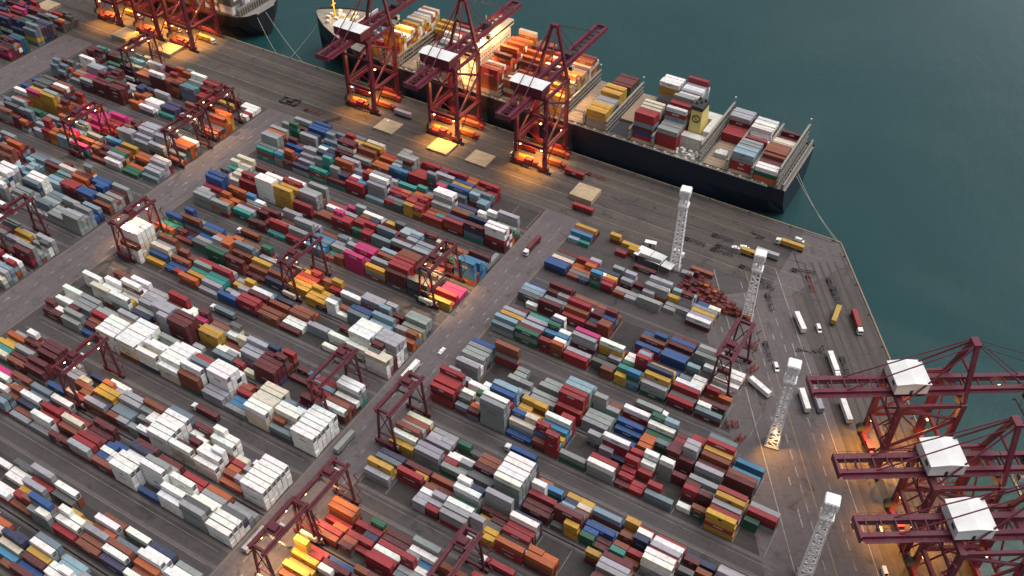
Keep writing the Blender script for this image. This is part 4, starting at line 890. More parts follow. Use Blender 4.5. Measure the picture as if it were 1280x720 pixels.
def fill_block(seg, bi):
    b0 = BASES[bi]
    r = random.Random(seg * 100 + bi)
    fill, mean, mix = DENS.get((seg, bi), (0.8, 2.6, {0: 'right', 1: 'left', 2: 'far', 3: 'far'}[seg]))
    spec = SPEC.get((seg, bi), {})
    j = 0
    while True:
        u0, u1 = bay_span(seg, j)
        if seg == 0 and u1 > right_end(b0 + 8) + 3: break
        if seg != 0 and u0 < SEGS[seg][0]: break
        if j > 18: break
        twenty = r.random() < 0.22
        level = max(0.0, r.gauss(mean, 1.1)); empty = r.random() > fill
        ckey = r.choice(MIX[mix])
        known = {}
        for (jj, h_, kk), cc in spec.items():
            if jj == j and (kk not in known or len(cc) > len(known[kk])): known[kk] = cc
        for k in range(5 if bi == 14 else 6):
            sp = {h: spec[(j, h, k)] for h in ('', 'a', 'b') if (j, h, k) in spec}
            halves = [('', (u0 + u1) / 2, LEN40)] if not twenty else [('a', u0 + LEN20 / 2, LEN20), ('b', u1 - LEN20 / 2, LEN20)]
            lv = level + r.gauss(0, 0.8)
            if r.random() < 0.3: ckey = r.choice(MIX[mix])
            auto = []
            for h, uc, ln_ in halves:
                cnt = 0 if empty and r.random() < 0.85 else int(round(min(5, max(0, lv + r.gauss(0, 0.5)))))
                if known and k not in known:          # keep company with the nearest stack whose make-up is known
                    ks = min(known, key=lambda q_: (abs(q_ - k), q_))
                    cnt = max(0, min(5, len(known[ks]) + r.choice((-1, -1, 0, 0, -2) if k < ks else (-1, 0, 0, 1, -2))))
                    if known[ks] and r.random() < 0.5: ckey = known[ks][-1]
                cols = ''.join(ckey if r.random() < 0.68 else r.choice(MIX[mix]) for _ in range(cnt))
                auto.append((h, uc, ln_, cols))
            if sp:
                halves2 = []
                if '' in sp: halves2 = [('', (u0 + u1) / 2, LEN40, sp[''])]
                else:
                    for h, uc in (('a', u0 + LEN20 / 2), ('b', u1 - LEN20 / 2)):
                        halves2.append((h, uc, LEN20, sp.get(h, auto[0][3] if len(auto) == 1 else [x for x in auto if x[0] == h][0][3])))
                auto = halves2
            v = b0 + 1.25 + PITCH_V * k
            for h, uc, ln_, cols in auto:
                if seg == 0 and uc > right_end(v) + 5: continue
                z = 0.02
                cols = cols.replace('-', '')
                for t, c in enumerate(cols):
                    hh = 2.9 if (c in 'WCG' and r.random() < 0.8) or r.random() < 0.4 else 2.6
                    if in_view(uc, v, z):
                        recs.append((uc + r.uniform(-.2, .2), v + r.uniform(-.05, .05), z, ln_, hh, c, jitter(PAL[c][0], r) if c not in 'WC' else tuple(q_ * r.uniform(0.93, 1.05) for q_ in PAL[c][0]), (seg, bi, j, h, k, t, len(cols))))
                    z += hh + 0.01
        j += 1

for bi in range(1, 14): fill_block(0, bi)
for s_ in (1, 2, 3):
    for bi in range(15 if s_ == 3 else 14): fill_block(s_, bi)

# ------------------------------------------------------------------ the container ship at the quay
def hull_mesh(name, st, mats, deck_z, deck_mat_index=1):
    """st: stations (u, centre v, deck half beam, waterline half beam, deck height)"""
    mb = MB()
    rows = []
    for (u, cv, hd, hw, dz) in st:
        zs = [WATER_Z - 3, WATER_Z + 1, dz * 0.45, dz, dz + 1.1]
        hb = [hw, hw, hw + (hd - hw) * 0.75, hd, hd]
        rows.append([(u, cv - b, z) for b, z in zip(hb, zs)] + [(u, cv + b, z) for b, z in zip(hb[::-1], zs[::-1])])
    m = len(rows[0])
    o = len(mb.v)
    for r_ in rows: mb.v.extend(r_)
    for i in range(len(rows) - 1):
        for k in range(m - 1):
            if k == m // 2 - 1: continue
            mb.f.append((o+i*m+k, o+(i+1)*m+k, o+(i+1)*m+k+1, o+i*m+k+1)); mb.mi.append(0)
        # deck strip between the two deck-level points, 1.1 m below the bulwark top
        a, b = 3, m - 4
        mb.f.append((o+i*m+a, o+(i+1)*m+a, o+(i+1)*m+b, o+i*m+b)); mb.mi.append(deck_mat_index)
    for i in (0, len(rows) - 1):
        mb.f.append(tuple(o+i*m+k for k in (list(range(0, 4)) + list(range(m-4, m))))); mb.mi.append(0)
    return mb.mesh(name, *mats)

CV = 467.5
ship = thing('container_ship', 'long navy hulled container ship with yellow funnel moored along the quay', 'ship', (0, 0, 0))
DZ = 17.0
st = [(-92.5, CV, 25.2, 15, DZ), (-100, CV, 25.6, 19, DZ), (-118, CV, 25.8, 23, DZ), (-140, CV, 25.8, 25.4, DZ), (-200, CV, 25.8, 25.8, DZ), (-340, CV, 25.8, 25.8, DZ),
      (-365, CV, 25.6, 22, DZ+.3), (-385, CV, 24, 15.5, DZ+1.5), (-402, CV, 20, 9, DZ+4), (-416, CV, 14.5, 4, DZ+5.5), (-426, CV, 8, 1.2, DZ+6.3), (-433, CV, 1.5, .4, DZ+7)]
link('hull', hull_mesh('hull', st, (M_HULL, M_DECKGREY), DZ), ship)
lw = MB()
lw.box(-362, -102, CV-25.95, CV-25.79, DZ+0.7, DZ+1.12); lw.box(-362, -102, CV+25.79, CV+25.95, DZ+0.7, DZ+1.12)
lw.build('bulwark_rail', M_DIRTYWHITE, ship)
lw = MB()
for k in range(88):
    x = -360 + k*2.95
    lw.box(x-.05, x+.05, CV-25.92, CV-25.82, DZ+1.12, DZ+2.1)
lw.box(-361, -103, CV-25.92, CV-25.84, DZ+2.1, DZ+2.18); lw.box(-361, -103, CV-25.92, CV-25.84, DZ+1.55, DZ+1.62)
lw.build('side_railing', M_DIRTYWHITE, ship)
b = MB(); b.box(-.8, .8, -.6, .6, 0, 1.2); b.box(1.9, 2.6, -.35, .35, 0, .7); b.box(.8, 1.9, -.1, .1, .2, .4)
FIT = b.mesh('deck_fitting', M_DIRTYWHITE)
for k in range(40): link('deck_fitting', FIT, ship, (-355 + k*6.4, CV-24.6, DZ+.02))
BAYS = [-105, -119.5, -134, -164.5, -179, -193.5, -208, -222.5, -237, -251.5, -266, -280.5, -311, -325.5, -340, -354.5, -369, -383.5]
# hatch covers, one per bay and three across
def bay_rows(u):
    if u > -360: return 19
    return 17 if u > -375 else 13
for u in BAYS:
    nrow = bay_rows(u); w = nrow * 2.55 / 2
    if u == -193.5:                                          # one open hold: coaming only, dark inside
        b = MB(); b.box(u-6.4, u+6.4, CV-w+17, CV+w, DZ+0.02, DZ+1.9)
        b.build('hatch_cover', M_DECK, ship)
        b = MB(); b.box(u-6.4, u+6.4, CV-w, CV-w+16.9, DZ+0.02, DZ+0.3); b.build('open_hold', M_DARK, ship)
        b = MB(); b.box(u-6.6, u+6.6, CV-w-0.3, CV-w-0.02, DZ+0.02, DZ+1.9); b.build('coaming', M_DECKGREY, ship)
        continue
    for q in range(3):
        a = CV - w + q * (2*w/3) + 0.1; e = CV - w + (q+1)*(2*w/3) - 0.1
        b = MB(); b.box(u-6.4, u+6.4, a, e, DZ+0.02, DZ+1.9)
        for k in range(5):
            yy = a + (e-a)*(k+.5)/5; b.box(u-6.2, u+6.2, yy-0.12, yy+0.12, DZ+1.9, DZ+2.02)
        for k in range(3): b.box(u-4.5+4*k, u-4.2+4*k, a+.2, e-.2, DZ+1.9, DZ+2.05)
        b.build('hatch_cover', M_DECK, ship)
# lashing bridges between the bays
def lashing(u, h=11.0, half=25.0, dark=False):
    b = MB()
    n = 20
    for k in range(n + 1):
        y = CV - half + 2*half*k/n
        b.box(u-0.45, u-0.15, y-0.15, y+0.15, DZ+0.02, DZ+h); b.box(u+0.15, u+0.45, y-0.15, y+0.15, DZ+0.02, DZ+h)
    for z in (DZ+3.0, DZ+5.8, DZ+8.6, DZ+h):
        if z <= DZ+h+.01: b.box(u-0.6, u+0.6, CV-half-.4, CV+half+.4, z, z+0.22)
    for k in range(0, n, 4):
        y = CV - half + 2*half*k/n
        b.bar((u, y, DZ+.3), (u, y+2*half/n*2, DZ+h-.2), 0.15)
    for sy in (-1, 1): b.box(u-.12, u+.12, CV+sy*half-.12, CV+sy*half+.12, DZ+h, DZ+h+3.0)
    b.build('lashing_bridge', M_LASH, ship)
for u in (-112.2, -126.7, -171.7, -186.2, -200.7, -215.2, -229.7, -244.2, -258.7, -273.2, -318.2, -332.7, -347.2, -361.7):
    lashing(u, 8.8 if u < -361 else 9.0)
for u in (-97.6, -142.6): lashing(u, 13.5)
# stern rail wall
b = MB(); b.box(-94.3, -93.6, CV-25, CV+25, DZ+0.02, DZ+4.5)
for k in range(14): b.box(-95.3, -94.3, CV-24.5+3.7*k, CV-24.2+3.7*k, DZ+.02, DZ+4.2)
b.build('stern_rail', M_LASH, ship)
# funnel island
fu = MB()
fu.add([(-157, 457.5, DZ), (-149.4, 457.5, DZ), (-149.4, 471.5, DZ), (-157, 471.5, DZ), (-156.4, 459.0, 39.5), (-150.2, 459.0, 39.5), (-150.2, 469.0, 39.5), (-156.4, 469.0, 39.5)],
       [(4,5,6,7), (0,1,5,4), (1,2,6,5), (2,3,7,6), (3,0,4,7)])
f = fu.build('funnel', M_FUNNEL, ship)
fb = MB(); fb.box(-156.5, -150.1, 458.9, 469.1, 39.52, 42.0)
fb.build('funnel_top', M_DARK, f)
fb = MB()
for x, y in ((-155.0,462),(-153,464),(-151.5,466.5),(-155,467)): fb.tube((x,y,42.0),(x,y,43.6),0.6,None,10)
fb.build('exhaust_pipe', M_DARK, f)
# ring emblem on the side of the funnel that faces the quay
slope = math.atan2(2.0, 44 - DZ)
b = MB(); c0 = Vector((-153.2, 0, 0))
nseg = 28
def onf(x, z): return (x, 457.5 + (z - DZ) * 1.5 / (39.5 - DZ) - 0.05, z)
for ro, ri, a0, a1 in ((2.5, 1.9, 0, 360),):
    vs = []
    for i in range(nseg):
        a = R(a0 + (a1-a0)*i/nseg); vs += [onf(-153.2 + ro*math.cos(a), 34.5 + ro*math.sin(a)), onf(-153.2 + ri*math.cos(a), 34.5 + ri*math.sin(a))]
    b.add(vs, [(2*i, (2*i+2) % (2*nseg), (2*i+3) % (2*nseg), 2*i+1) for i in range(nseg)])
def stroke(p, q, w=0.45):
    d = Vector((q[0]-p[0], q[1]-p[1])).normalized(); nn = Vector((-d.y, d.x)) * w/2
    b.add([onf(-153.2+p[0]-nn.x, 34.5+p[1]-nn.y), onf(-153.2+q[0]-nn.x, 34.5+q[1]-nn.y), onf(-153.2+q[0]+nn.x, 34.5+q[1]+nn.y), onf(-153.2+p[0]+nn.x, 34.5+p[1]+nn.y)], [(0,1,2,3)])
for p, q in (((-1.4,0.3),(-1.4,1.5)), ((-1.4,1.4),(-0.7,0.6)), ((-0.7,0.6),(0.0,1.4)), ((0.0,1.5),(0.0,0.3)), ((0.5,1.3),(1.3,1.3)), ((-0.9,-0.4),(0.9,-0.4)), ((0.9,-0.4),(0.9,-1.4)), ((0.9,-1.4),(-0.9,-1.4))):
    stroke(p, q, 0.4)
b.build('emblem', M_DARK, f)
eh = MB(); eh.box(-159.5, -145.5, 452, 457.3, DZ+.02, DZ+9); eh.box(-159.5, -145.5, 475.7, 483, DZ+.02, DZ+9); eh.box(-147.8, -143.6, 457.5, 475.5, DZ+.02, DZ+12)
eh.build('engine_casing', M_DIRTYWHITE, ship)
eh = MB()
rr = random.Random(5)
for k in range(26):
    x, y = rr.uniform(-158, -145.5), rr.uniform(443.5, 451); h_ = rr.uniform(.8, 3.2)
    eh.cbox((x, y, DZ+.02+h_/2), (rr.uniform(.8, 2.2), rr.uniform(.8, 2.2), h_))
eh.build('deck_machinery', M_DIRTYWHITE, ship)
eh = MB(); eh.box(-137.5, -130.6, 452, 455.4, DZ+2.1, DZ+4.6); eh.box(-136.5, -131.6, 455.4, 458, DZ+2.1, DZ+3.9); eh.build('hatch_locker', M_DIRTYWHITE, ship)
# deckhouse with bridge wings
dh = MB(); dh.box(-303.5, -291.5, CV-20, CV+20, DZ+.02, 40); dh.box(-302.5, -292.5, CV-25.5, CV+25.5, 40.02, 43.2)
d_ = dh.build('deckhouse', M_CREAM, ship)
dw = MB(); dw.box(-302.6, -292.4, CV-25.62, CV-25.52, 41.2, 42.5); dw.box(-292.48, -292.4, CV-25, CV+25, 41.2, 42.5)
dw.build('bridge_window', M_GLASS, d_)
dw = MB()
for z in range(21, 39, 3):
    for x in np.arange(-302, -292, 2.0): dw.box(x, x+.7, CV-20.06, CV-20.003, z, z+.9)
    for y in np.arange(CV-19, CV+19, 2.4): dw.box(-291.497, -291.44, y, y+.8, z, z+.9)
dw.build('cabin_window', M_GLASS, d_)
dw = MB(); dw.box(-301, -294, CV-12, CV+12, 43.22, 45.5); dw.tube((-297, CV, 45.5), (-297, CV, 56), .5, .25); dw.box(-297.3,-296.7,CV-4,CV+4,51,51.4); dw.tube((-299,CV-7,45.5),(-299,CV-7,48.5),1.3,None,12)
dw.build('mast', M_DIRTYWHITE, d_)
# forecastle gear
fg = MB()
for k in range(22):
    x, y = rr.uniform(-422, -398), CV + rr.uniform(-9, 9); h_ = rr.uniform(.8, 2.6)
    fg.cbox((x, y, DZ+5.2+h_/2), (rr.uniform(.8, 3.4), rr.uniform(.8, 3.0), h_+1.5))
fg.build('mooring_winch', M_DIRTYWHITE, ship)
fg = MB(); fg.box(-396.5, -395.5, CV-19, CV+19, DZ+2, DZ+9.5); fg.build('breakwater', M_DIRTYWHITE, ship)
fg = MB(); fg.tube((-418, CV, DZ+5), (-418, CV, DZ+20), .6, .3); fg.box(-418.3, -417.7, CV-2, CV+2, DZ+15, DZ+15.4); fg.build('foremast', M_YELLOW, ship)
gl = MB()
for u in (-97.6, -142.6, -200.7, -229.7): gl.cbox((u, CV+25, DZ+12.6 if u < -150 else DZ+17), (.7,.7,.6))
gl.build('deck_lamp', M_WHITE, ship)
# lamps of the deckhouse front
lamp(ship, (-297, CV-36, 33), 26000, (1.0, 0.66, 0.30), 0.8, spot=70, target=(-297, CV-20, 27))
lamp(ship, (-287, CV+4, 47), 9000, (1.0, 0.58, 0.2), 0.8)
lamp(ship, (-308, CV+4, 47), 9000, (1.0, 0.6, 0.22), 0.8)
lamp(ship, (-252, CV+4, 50), 9000, (1.0, 0.55, 0.2), 0.8)
lamp(ship, (-410, CV, DZ+17), 9000, (1.0, 0.6, 0.22), 0.6)
lamp(ship, (-252, CV+4, 52), 12000, (1.0, 0.55, 0.2), 0.8)

# containers on deck: (bay, first row, last row, colours upward)
shiprng = random.Random(8)
def deck_stack(u, r0, r1, h, pal, flat=None, ln=None):
    nrow = bay_rows(u); w = nrow * 2.55 / 2
    for r_ in range(r0, r1 + 1):
        v = CV - w + 1.28 + 2.55 * r_; z = DZ + 2.07
        hh = h if flat else max(1, h + shiprng.choice((-1, 0, 0, 0, 1)))
        for t in range(hh):
            c = flat if flat and len(flat) == 1 else (flat[t % len(flat)] if flat else shiprng.choice(pal))
            H = 2.6 if shiprng.random() < .4 else 2.9
            recs.append((u, v, z, LEN40, H, c, jitter(PAL[c][0], shiprng), None)); z += H + .01
sh = deck_stack
sh(-105, 0, 1, 3, '', 'OEW'); sh(-105, 2, 3, 3, '', 'GEM'); sh(-105, 4, 8, 4, '', 'TTTT'); sh(-105, 9, 12, 3, '', 'TCC'); sh(-105, 13, 18, 1, 'GM')
sh(-119.5, 1, 3, 4, 'RGWP', 'RRGL'); sh(-119.5, 4, 6, 4, 'GWR', 'MWLG'); sh(-119.5, 9, 12, 3, 'RTWR'); sh(-119.5, 13, 16, 4, 'WPRM', 'MRTW')
sh(-134, 10, 13, 2, 'R', 'RR'); sh(-134, 14, 17, 4, 'MWP', 'MMMP')
sh(-164.5, 1, 4, 4, 'RRM', 'RRRG'); sh(-164.5, 5, 9, 7, 'WRGML'); sh(-164.5, 10, 18, 7, 'WPGPRL')
sh(-179, 1, 3, 6, 'RMBW', 'RBMLRR'); sh(-179, 4, 6, 6, 'GWL', 'RNMRGC'); sh(-179, 7, 11, 1, 'NEM'); sh(-179, 14, 17, 7, 'WY', 'MNGPYYW')
sh(-208, 0, 3, 4, '', 'GGYY'); sh(-208, 4, 6, 4, '', 'RPMP'); sh(-208, 7, 10, 5, '', 'YYYYY'); sh(-208, 13, 17, 4, 'ERM', 'MREM')
sh(-237, 1, 6, 4, 'PYOTG'); sh(-237, 7, 12, 5, 'OYYTP'); sh(-237, 13, 18, 6, 'OCWTY')
sh(-251.5, 0, 7, 4, 'YTPOY'); sh(-251.5, 8, 18, 4, 'TOROMC')
sh(-266, 1, 8, 3, 'OTCGM'); sh(-266, 9, 18, 6, 'OTTRMO')
sh(-280.5, 0, 9, 6, 'TOCOMR'); sh(-280.5, 10, 18, 6, 'COYTWR')
sh(-311, 1, 9, 3, 'CGTOMN'); sh(-311, 10, 18, 5, 'ROYEGW')
sh(-325.5, 0, 5, 3, 'GDYT'); sh(-325.5, 6, 12, 4, 'NGWGS'); sh(-325.5, 13, 18, 4, 'RGOM')
sh(-354.5, 1, 18, 6, 'OYCTYWO'); sh(-340, 15, 18, 3, 'YO')
sh(-369, 0, 2, 2, 'YR'); sh(-369, 3, 16, 1, 'GSDR'); sh(-383.5, 3, 9, 2, 'PGWS')

# ------------------------------------------------------------------ the second ship, cut by the frame
ship2 = thing('cargo_ship', 'black hulled ship with pale stacked deck cargo moored at the top left', 'ship', (0, 0, 0))
C2 = 464.0
st2 = [(-478, C2, 9, 2, 14), (-481, C2, 16, 5, 14), (-486, C2, 20.5, 10, 14), (-495, C2, 22.5, 17, 14), (-512, C2, 22.8, 22, 14), (-620, C2, 22.8, 22.8, 14), (-760, C2, 22.8, 22.8, 14)]
link('hull', hull_mesh('hull', st2, (M_HULLBLACK, M_DECKGREY), 14), ship2)
b = MB(); b.box(-487, -486.4, C2-18, C2+18, 14.02, 20)
for k in range(16): b.box(-486.4, -485.2, C2-17.6+2.3*k, C2-17.1+2.3*k, 14.02, 19)
b.build('stern_rail', M_LASH, ship2)
for u in (-495, -509, -523, -537, -551):
    b = MB(); b.box(u-6.3, u+6.3, C2-21, C2+21, 14.02, 15.8); b.build('hatch_cover', M_DECKGREY, ship2)
for u, h in ((-495, 6), (-509, 7), (-523, 6), (-537, 7), (-551, 5)):
    for r_ in range(16):
        z = 15.85
        for t in range(h + shiprng.choice((0, 0, 0, -1))):
            c = shiprng.choice('GGGWWWPD'); recs.append((u, C2-19.2+2.56*r_, z, LEN40, 2.9, c, jitter(PAL[c][0], shiprng), None)); z += 2.91

# mooring lines
def rope(p, q, sag, label, r=0.16):
    pts = []
    for i in range(13):
        f_ = i/12; P = Vector(p).lerp(Vector(q), f_); pts.append((P.x, P.y, P.z - sag*4*f_*(1-f_)))
    b = MB()
    for i in range(12): b.tube(pts[i], pts[i+1], r, None, 6)
    o = b.build('mooring_line', M_ROPE); tag(o, label, 'rope', 'mooring lines of the ships'); return o
rope((-93.2, CV-4, DZ-1.5), (-57.5, 437.6, .6), 2.0, 'pale mooring line from the middle of the ship stern to the quay corner')
rope((-93.2, CV-1, DZ-1.5), (-58.6, 437.4, .6), 2.8, 'slacker mooring line beside the first one at the ship stern')
rope((-425, CV-7, DZ+5), (-436.5, 437.6, .6), 1.0, 'short mooring line under the bow of the navy hulled ship')
rope((-480, C2-8, 13), (-448, 437.6, .6), 1.6, 'mooring line from the black hulled stern to the quay edge')
rope((-479, C2, 13), (-424.5, 437.6, .6), 2.2, 'longer mooring line from the black hulled stern along the quay')

# ------------------------------------------------------------------ turn the records into objects
BOXF = np.array([(0,3,2,1),(4,5,6,7),(0,1,5,4),(1,2,6,5),(2,3,7,6),(3,0,4,7)])
def box_arrays(rs):
    V = np.empty((len(rs) * 8, 3), dtype=np.float32); F = np.empty((len(rs) * 6, 4), dtype=np.int32)
    for i, q in enumerate(rs):
        u, v, z, L, H = q[:5]
        x0, x1, y0, y1 = u - L/2, u + L/2, v - WID/2, v + WID/2
        V[i*8:i*8+8] = [(x0,y0,z),(x1,y0,z),(x1,y1,z),(x0,y1,z),(x0,y0,z+H),(x1,y0,z+H),(x1,y1,z+H),(x0,y1,z+H)]
        F[i*6:i*6+6] = BOXF + i*8
    return V, F
V, F = box_arrays(recs)
bvh = BVHTree.FromPolygons(V.tolist(), F.tolist())
hits = np.zeros(len(recs), dtype=int)
rot = cam.rotation_euler.to_matrix()
eye = Vector((0, 0, CAM_H))
nx_, ny_ = 400, 225
for iy in range(ny_):
    for ix in range(nx_):
        d = rot @ Vector(((ix + .5) / nx_ - .5, (.5 - (iy + .5) / ny_) * 0.5625, -1235 / 1280))
        loc, nor, idx, dist = bvh.ray_cast(eye, d.normalized())
        if idx is not None: hits[idx // 6] += 1
yard = [i for i in np.argsort(-hits, kind='stable') if recs[i][7] is not None and hits[i] > 0]
# only boxes whose whole stack position is inside the picture
chosen = set(yard[:288])

# ordinals of the stacks along each row, for the labels
stacks = {}
for q in recs:
    p = q[7]
    if p is None: continue
    stacks.setdefault((p[0], p[1], p[4]), {})[(p[2], p[3])] = q[0]
order = {}
for key, d in stacks.items():
    for n_, (k_, u_) in enumerate(sorted(d.items(), key=lambda t: (t[1] if key[0] == 0 else -t[1]))):
        order[key + k_] = n_
ORD = 'first second third fourth fifth sixth seventh eighth ninth tenth eleventh twelfth thirteenth fourteenth fifteenth sixteenth seventeenth eighteenth nineteenth twentieth'.split()
ROWW = ['front', 'second', 'third', 'fourth', 'fifth', 'rear']
vis_blocks = {}
for i in chosen:
    p = recs[i][7]; vis_blocks.setdefault(p[0], set()).add(p[1])
allvis = {}
for i, q in enumerate(recs):
    if q[7] is not None and hits[i] > 2: allvis.setdefault(q[7][0], set()).add(q[7][1])
BNUM = {s: {b: n for n, b in enumerate(sorted(bs))} for s, bs in allvis.items()}

def container_parts(L, H, reefer):
    """meshes of one kind of container, base centre at the origin"""
    out = {}
    y = WID / 2
    b = MB(); nr = int(L / 0.28); d = 0.035
    for sy in (-1, 1):
        prof = []
        x = -L/2 + 0.14; st = (L - 0.28) / nr
        for k in range(nr):
            prof += [(x, 0.02), (x + st*0.3, 0.02), (x + st*0.5, 0.02 + d), (x + st*0.8, 0.02 + d)]; x += st
        prof.append((L/2 - 0.14, 0.02))
        vs = []
        for px_, dd in prof:
            vs += [(px_, sy*(y - dd), 0.16), (px_, sy*(y - dd), H - 0.1)]
        fs = [(2*k, 2*k+2, 2*k+3, 2*k+1) if sy < 0 else (2*k+1, 2*k+3, 2*k+2, 2*k) for k in range(len(prof)-1)]
        b.add(vs, fs)
    b.add([(-L/2+.1,-y+.05,H-.03),(L/2-.1,-y+.05,H-.03),(L/2-.1,y-.05,H-.03),(-L/2+.1,y-.05,H-.03)], [(0,1,2,3)])
    nb = int(L / 1.2)
    for k in range(nb):
        x = -L/2 + (k + .5) * L / nb
        b.box(x - .28, x + .28, -y + .12, y - .12, H - .028, H - .012)
    b.add([(-L/2+.05,-y+.05,.15),(-L/2+.05,y-.05,.15),(-L/2+.05,y-.05,H-.05),(-L/2+.05,-y+.05,H-.05)], [(3,2,1,0)])
    b.add([(L/2-.12,-y+.05,.15),(L/2-.12,y-.05,.15),(L/2-.12,y-.05,H-.05),(L/2-.12,-y+.05,H-.05)], [(0,1,2,3)])
    out['body'] = b.mesh('container_body', M_BOX)
    f = MB()
    for sx in (-1, 1):
        for sy in (-1, 1):
            f.box(sx*L/2 - (0.14 if sx > 0 else 0), sx*L/2 + (0.14 if sx < 0 else 0), sy*y - (0.14 if sy > 0 else 0), sy*y + (0.14 if sy < 0 else 0), 0, H)
    for sy in (-1, 1):
        for z0, z1 in ((0.02, 0.16), (H - 0.1, H - 0.002)):
            f.box(-L/2 + .142, L/2 - .142, sy*y - (0.09 if sy > 0 else 0), sy*y + (0.09 if sy < 0 else 0), z0, z1)
    for sx in (-1, 1):
        for z0, z1 in ((0.02, 0.16), (H - 0.12, H - 0.002)):
            f.box(sx*L/2 - (0.1 if sx > 0 else 0), sx*L/2 + (0.1 if sx < 0 else 0), -y + .142, y - .142, z0, z1)
    out['frame'] = f.mesh('container_frame', M_BOX)
    if reefer:
        c = MB(); c.box(L/2 - .1, L/2 - .03, -y + .16, y - .16, .18, H - .14)
        out['cooling_unit'] = c.mesh('cooling_unit', M_GREY)
        c = MB(); c.tube((L/2 - .031, 0.35, H - .8), (L/2 + .004, 0.35, H - .8), 0.46, None, 14)
        c.box(L/2 - .029, L/2 + .002, -0.95, 0.9, 0.3, 1.1)
        out['fan'] = c.mesh('cooling_fan', M_DARK)
    else:
        for n_, (a, e) in enumerate(((-y + .15, -0.02), (0.02, y - .15))):
            c = MB(); c.box(L/2 - .1, L/2 - .05, a, e, .18, H - .14)
            c2 = MB()
            for yy in (a + .25, e - .25): c2.box(L/2 - .048, L/2 + .0, yy - .025, yy + .025, .17, H - .13)
            out['door%d' % n_] = (c.mesh('container_door', M_BOX), c2.mesh('locking_bar', M_GREY))
    return out

KINDS = {}
def kind_of(L, H, reefer):
    key = (L, H, reefer)
    if key not in KINDS: KINDS[key] = container_parts(*key)
    return KINDS[key]
M_LETTER = paint('lettering_white', (0.75, 0.72, 0.74), 0.6, 0.05, 0.5, dirt_amt=0.1)
text_curve = bpy.data.curves.new('lettering', 'FONT')
text_curve.body = 'ONE'; text_curve.size = 2.3; text_curve.align_x = 'CENTER'; text_curve.align_y = 'CENTER'; text_curve.extrude = 0.006
text_curve.materials.append(M_LETTER)
tmp = bpy.data.objects.new('lettering', text_curve); COL.objects.link(tmp)
LETTERS = bpy.data.meshes.new_from_object(tmp.evaluated_get(bpy.context.evaluated_depsgraph_get()))
bpy.data.objects.remove(tmp)
emb = MB()
emb.tube((0, 0, 0), (0, -0.012, 0), 0.62, None, 16); emb.box(-0.9, 0.9, -0.012, 0.0, -0.28, 0.28)
EMBLEM = emb.mesh('emblem', M_DARK)

GLYPHS = []
grng = random.Random(21)
for n_ in range(5):                                   # worn, unreadable lettering: a row of paint dabs on the long side
    b = MB(); x = 0.0; hh = grng.uniform(0.55, 0.95)
    for k in range(grng.randint(4, 9)):
        w_ = grng.uniform(0.3, 0.62)
        b.add([(x, 0, -hh/2), (x + w_, 0, -hh/2), (x + w_, 0, hh/2), (x, 0, hh/2)], [(0, 1, 2, 3)]); x += w_ + grng.uniform(0.12, 0.2)
    GLYPHS.append((b, x))
GLYPH_MESH = {}
def glyph(n_, dark):
    if (n_, dark) not in GLYPH_MESH: GLYPH_MESH[(n_, dark)] = GLYPHS[n_][0].mesh('worn_lettering', M_GREY if dark else M_LETTER)
    return GLYPH_MESH[(n_, dark)]
def make_container(q, label, group, rz=0.0):
    u, v, z, L, H, key, col = q[:7]
    reefer = key in 'WC' and L > 7
    t = thing('shipping_container', label, 'container', (u, v, z), rz, group)
    rgba = (*col, 1)
    P = kind_of(L, H, reefer)
    o = link('body', P['body'], t); o.color = rgba
    o = link('frame', P['frame'], t); o.color = tuple(c * 0.85 for c in col) + (1,)
    if reefer:
        o = link('cooling_unit', P['cooling_unit'], t); link('fan', P['fan'], o)
    else:
        for n_ in (0, 1):
            a, b = P['door%d' % n_]
            o = link('door', a, t); o.color = rgba
            link('locking_bar', b, o)
    hsh = int(abs(u) * 7 + v * 13 + z * 5) % 10
    if key not in 'KY' and hsh < 3:
        n_ = int(abs(u * 3 + v)) % 5
        link('worn_lettering', glyph(n_, key in 'WCPGL'), t, (-GLYPHS[n_][1] / 2 if L > 7 else -L * 0.36, -WID/2 - 0.012, H * 0.58)).scale = (1, 1, 1) if L > 7 else (0.6, 1, 0.8)
    if key == 'K' and L > 7:
        o = link('lettering', LETTERS, t, (0, -WID/2 - 0.02, H * 0.5)); o.rotation_euler = (R(90), 0, 0)
    if key == 'Y' and L > 7:
        link('emblem', EMBLEM, t, (0, -WID/2 - 0.004, H * 0.5))
    return t

for i in sorted(chosen):
    q = recs[i]; seg, bi, j, h, k, tier, nt_ = q[7]
    on = order[(seg, bi, k, j, h)]
    where = 'alone on ground' if nt_ == 1 else 'top tier' if tier == nt_ - 1 else ('bottom' if tier == 0 else ORD[tier]) + ' tier'
    road = 'road' if seg in (0, 1) else 'second road'
    side = {0: 'right', 1: 'left', 2: 'far-left', 3: 'outermost-left'}[seg]
    bn = BNUM[seg][bi]
    blk = '%s block %s' % (side, 'lowest down' if bn == 0 else ORD[bn] + ' up')
    lab = '%s %scontainer, %s, %s stack from %s, %s row, %s' % (PAL[q[5]][1], 'short ' if q[3] < 7 else '', where, ORD[on], road, ROWW[k], blk)
    make_container(q, lab, 'shipping containers stacked across the terminal')

